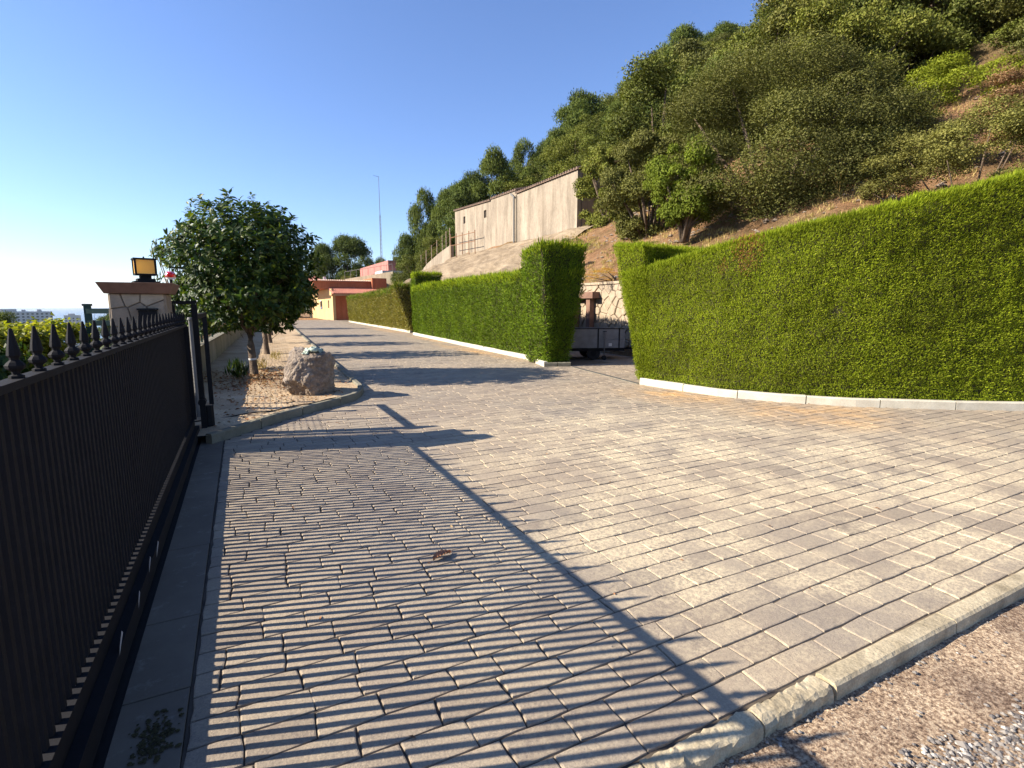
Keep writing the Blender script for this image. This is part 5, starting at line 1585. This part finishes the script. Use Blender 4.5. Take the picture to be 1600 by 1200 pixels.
# canopy roof with barrel tiles
mb = MB(); mb.add([(9.0, 60.9, 2.90), (16.0, 60.9, 2.90), (16.0, 64.2, 3.56), (9.0, 64.2, 3.56), (9.0, 60.9, 2.86), (16.0, 60.9, 2.86), (16.0, 64.2, 3.52), (9.0, 64.2, 3.52)], [(0, 1, 2, 3), (7, 6, 5, 4), (4, 5, 1, 0), (5, 6, 2, 1), (6, 7, 3, 2), (7, 4, 0, 3)])
rf = mb.build('canopy_roof', M['tile'], oh, off=HO)
t = MB()
for i in range(31): x = 9.1 + i * .225; t.tube([(x, 60.82, 2.95), (x, 64.15, 3.62)], .085, 7)
tag(t.build('roof_tiles', M['tile'], rf, off=HO), kind='stuff')
mb = MB(); mb.add([(9.0, 64.2, 3.53), (12, 64.2, 3.53), (12, 86, 3.53), (9.0, 86, 3.53), (9.0, 64.2, 3.6), (12, 64.2, 3.8), (12, 86, 3.8), (9.0, 86, 3.6)], [(3, 2, 1, 0), (4, 5, 6, 7), (0, 1, 5, 4), (1, 2, 6, 5), (2, 3, 7, 6), (3, 0, 4, 7)])
mb.build('side_roof', M['tile'], oh, off=HO)
# taller orange block behind
hp('wall', M['orange_plaster'], 7.4, 13.9, 64.3, 76, 3.54, 4.42)
hp('wall', M['orange_plaster'], 13.902, 15.6, 63.6, 70, 2.9, 4.85)
t = MB()
for i in range(32): t.tube([(7.5 + i * .205, 64.12, 4.47), (7.5 + i * .205, 64.6, 4.56)], [.075, .075], 7)
rfu = hp('roof', M['tile'], 7.3, 13.95, 64.22, 76, 4.425, 4.47)
tag(t.build('eave_tiles', M['tile_pale'], rfu, off=HO), kind='stuff')
hp('chimney', M['white'], 9.3, 9.6, 70, 70.3, 4.5, 5.2)
# pale ramp parapet behind
rp = empty('ramp_wall', (15, 68, 0), label='cream ramp wall climbing to the right behind the orange house', cat='wall')
mb = MB(); mb.add([(12.0, 70.5, 3), (17.0, 66.0, 3), (17.2, 66.3, 3), (12.2, 70.8, 3), (12.0, 70.5, 5.0), (17.0, 66.0, 5.85), (17.2, 66.3, 5.85), (12.2, 70.8, 5.0)], [(3, 2, 1, 0), (4, 5, 6, 7), (0, 1, 5, 4), (1, 2, 6, 5), (2, 3, 7, 6), (3, 0, 4, 7)])
mb.build('wall_body', M['cream_plaster'], rp, off=(15, 68, 0))
mb = MB()
for i in range(9):
    t0 = i / 8; x = 12 + 5 * t0; y = 70.6 - 4.5 * t0; z = 5 + .85 * t0; mb.tube([(x, y, z), (x, y, z + .9)], .025, 5)
mb.tube([(12, 70.6, 5.9), (17, 66.1, 6.75)], .03, 5); mb.build('handrail', M['galv'], rp, off=(15, 68, 0))
# pink house above
pk = empty('pink_house', (18, 76, 6), label='pink low house with white slab on posts, up behind the orange house', cat='house')
KO = (18, 76, 6)
def kp(name, m, *b):
    mb = MB(); mb.bb(*b); return mb.build(name, m, pk, off=KO)
kp('wall', M['pink_plaster'], 18.6, 21.6, 74.6, 80, 6.5, 7.9)
mb = MB(); mb.add([(18.6, 74.6, 6.5), (18.6, 74.6, 7.9), (16.4, 83, 7.2), (16.4, 83, 5.9), (18.9, 75, 6.5), (18.9, 75, 7.9), (16.7, 83.4, 7.2), (16.7, 83.4, 5.9)], [(0, 1, 2, 3), (7, 6, 5, 4), (1, 5, 6, 2), (0, 3, 7, 4)]); mb.build('side_wall', M['pink_plaster'], pk, off=KO)
kp('slab', M['white'], 17.6, 21.8, 74.0, 80, 6.1, 6.45)
for x in (17.8, 19.2, 20.6): kp('post', M['white'], x - .08, x + .08, 74.1, 74.26, 4.3, 6.1)
mb = MB(); n = 10; mb.tube([(20.2, 76, 7.9), (20.2, 76, 8.5)], [.6, .5], 12); mb.build('water_tank', M['iron'], pk, off=KO)
lh = empty('grey_roofed_house', (4, 82, 2), label='low house with grey tiled roof half hidden behind the laurels, left of the pines', cat='house')
mb = MB(); mb.bb(4.5, 11.5, 84, 92, 1.5, 4.8); mb.build('wall', M['old_plaster'], lh, off=(4, 82, 2))
mb = MB(); mb.add([(4.2, 83.7, 4.81), (11.8, 83.7, 4.81), (11.8, 92, 4.81), (4.2, 92, 4.81), (5.5, 88, 6.2), (10.5, 88, 6.2)], [(3, 2, 1, 0), (0, 1, 5, 4), (2, 3, 4, 5), (1, 2, 5), (3, 0, 4)]); mb.build('roof', M['tile'], lh, off=(4, 82, 2))

# radio mast
ms = empty('radio_mast', (20.2, 85.1, 6), label='tall thin radio mast with a short arm at its top against the sky', cat='mast')
mb = MB()
for a in range(3):
    an = a * 2.094; mb.tube([(.22 * math.cos(an), .22 * math.sin(an), -6), (.10 * math.cos(an), .10 * math.sin(an), 9.5)], [.03, .03], 5)
for i in range(26):
    z = -5.8 + i * .6
    for a in range(3):
        an, bn = a * 2.094, (a + 1) * 2.094; rr_ = .22 - .12 * (z + 6) / 15.5
        mb.tube([(rr_ * math.cos(an), rr_ * math.sin(an), z), (rr_ * math.cos(bn), rr_ * math.sin(bn), z + .5)], [.012, .012], 3, cap=False)
mb.build('lattice', M['galv'], ms)
mb = MB(); mb.tube([(0, 0, 9.4), (0, 0, 15.4)], [.045, .03], 6); mb.build('pole', M['galv'], ms)
mb = MB(); mb.tube([(0, 0, 15.35), (-.9, -.35, 15.42)], [.03, .02], 5); mb.build('arm', M['galv'], ms)

# trees round the far houses
rr = random.Random(8)
far = [('pine_tree', 'pine', 12.6, 94.5, 12.2, 6.6, 2, 'dark pine, the left one of two behind the orange house', 1.0),
       ('pine_tree', 'pine', 16.8, 93.0, 14.0, 8.6, 1, 'dark round pine, the right and taller one of two behind the orange house', .6),
       ('pine_tree', 'pine', 18.6, 90.0, 10.0, 5.0, 0, 'pine at the foot of the radio mast, left of it', 1.2),
       ('pine_tree', 'pine', 21.2, 88.0, 9.6, 5.0, 3, 'pine at the foot of the radio mast, right of it', 2.0),
       ('small_tree', 'broad', 15.8, 72.5, 5.6, 3.2, 1, 'pale leafed small tree between the orange and the pink house', .5),
       ('small_tree', 'olive', 13.0, 74.5, 6.3, 3.0, 0, 'thin grey green small tree just behind the tiled eaves', .2),
       ('broad_tree', 'broad', 18.9, 60.0, 7.2, 5.4, 2, 'bright round tree at the left end of the terrace wall', .6),
       ('broad_tree', 'broad', 19.6, 55.5, 6.6, 4.4, 0, 'green tree behind the thin post fence', 1.6),
       ('broad_tree', 'olive', 20.4, 65.0, 7.2, 5.0, 1, 'dark grey green tree above the pink house', 2.6)]
for nm, key, n_, d, h, w, i, lab, rz in far:
    o = tree(nm, key, i, n_, d, h, w, rz, lab, None, bare=.12 if key == 'pine' else .1)

# below the gate on the sea side: roofs, town and trees
sh = empty('garden_shed', (-14.5, 21.5, hill(-14.5, 21.5)), R(20), 'small pale shed with a tiled roof seen low through the gate spikes', 'shed')
mb = MB(); mb.bb(-2, 2, -1.6, 1.6, -.5, 2.3); mb.build('wall', M['white'], sh)
mb = MB(); mb.add([(-2.3, -1.9, 2.31), (2.3, -1.9, 2.31), (2.3, 1.9, 2.31), (-2.3, 1.9, 2.31), (-2.3, 0, 3.1), (2.3, 0, 3.1)], [(3, 2, 1, 0), (0, 1, 5, 4), (2, 3, 4, 5), (1, 2, 5), (3, 0, 4)]); mb.build('roof', M['tile'], sh)
mb = MB(); mb.bb(-.6, .2, -1.63, -1.602, 0, 1.9); mb.build('door', M['wood'], sh)

ap = empty('apartment_block', (-220, 785, -56), R(15), 'long pale apartment block standing before the sea on the far left', 'building')
AB = 45
mb = MB(); mb.bb(-24, 24, -7, 7, -8, 51.5); mb.build('wall', M['far_concrete'], ap)
mb = MB()
for x0, x1, z in ((-20, -6, 54.2), (-2, 1.5, 53.5), (11, 15, 53.8)): mb.bb(x0, x1, -5, 5, 51.52, z)
mb.build('roof_structure', M['far_concrete'], ap)
mb = MB()
for fl in range(14):
    for i in range(12):
        x = -22 + i * 4; mb.bb(x, x + 2.0, -7.06, -7.01, 5 + fl * 3.3, 6.5 + fl * 3.3)
tag(mb.build('window', M['dark_glass'], ap), kind='stuff')
for i, (n_, d, w, h, dd, lab) in enumerate([(-210, 930, 18, 49, 12, 'far block just right of the long apartment block'), (-150, 880, 14, 44, 14, 'farther pale block left of the trellis post'), (-60, 620, 18, 16, 10, 'low far building under the horizon left of the pillar')]):
    b = empty('town_building', (n_, d, -60), R(12), lab, 'building')
    mb = MB(); mb.bb(-w / 2, w / 2, -dd / 2, dd / 2, 0, h); mb.build('wall', M['far_concrete'], b)
    mb = MB(); mb.bb(-w / 4, w / 6, -3, 3, h + .01, h + 2.2); mb.build('roof_structure', M['far_concrete'], b)
    mb = MB()
    for fl in range(int(h / 3.3)):
        for q in range(int(w / 4)): mb.bb(-w / 2 + 1 + q * 4, -w / 2 + 2.8 + q * 4, -dd / 2 - .06, -dd / 2 - .01, 1 + fl * 3.3, 2.5 + fl * 3.3)
    tag(mb.build('window', M['dark_glass'], b), kind='stuff')
sea_side = [('pine_tree', 'pine', -27.5, 90, 11.5, 6, 0, 'dark pine crown on the horizon left of the trellis post'), ('pine_tree', 'pine', -20, 118, 9.0, 8, 2, 'dark pine crown on the horizon behind the trellis')]
for nm, key, n_, d, h, w, i, lab in sea_side:
    tree(nm, key, i, n_, d, h, w, .4 * i, lab, None, bare=.2, base=1.2 - h)
rr = random.Random(77)
for i in range(14):
    n_ = rr.uniform(-42, -9); d = rr.uniform(22, 70)
    if n_ / d > -.18: continue
    tree('garden_tree', rr.choice(('broad', 'olive')), i, n_, d, min(rr.uniform(3.5, 6), max(2.0, -hill(n_, d) - .6 - .012 * d)), rr.uniform(3.5, 5.0), rr.uniform(0, 6), ORD[i] + ' of the green trees in the gardens below the gate', 'trees in the gardens below the gate', bare=.1)

# ============================================================ haze
mb = MB(); mb.bb(-30000, 12000, -12000, 32000, -63, 75)
hz = mb.build('haze', [])
hm = bpy.data.materials.new('thin_air_haze'); hm.use_nodes = True
ht = hm.node_tree; ht.nodes.clear()
ho = ht.nodes.new('ShaderNodeOutputMaterial'); hv = ht.nodes.new('ShaderNodeVolumePrincipled')
hv.inputs['Density'].default_value = .00005; hv.inputs['Color'].default_value = (.86, .92, 1, 1)
hv.inputs['Anisotropy'].default_value = .3
ht.links.new(hv.outputs[0], ho.inputs['Volume']); hz.data.materials.append(hm); tag(hz, kind='stuff')
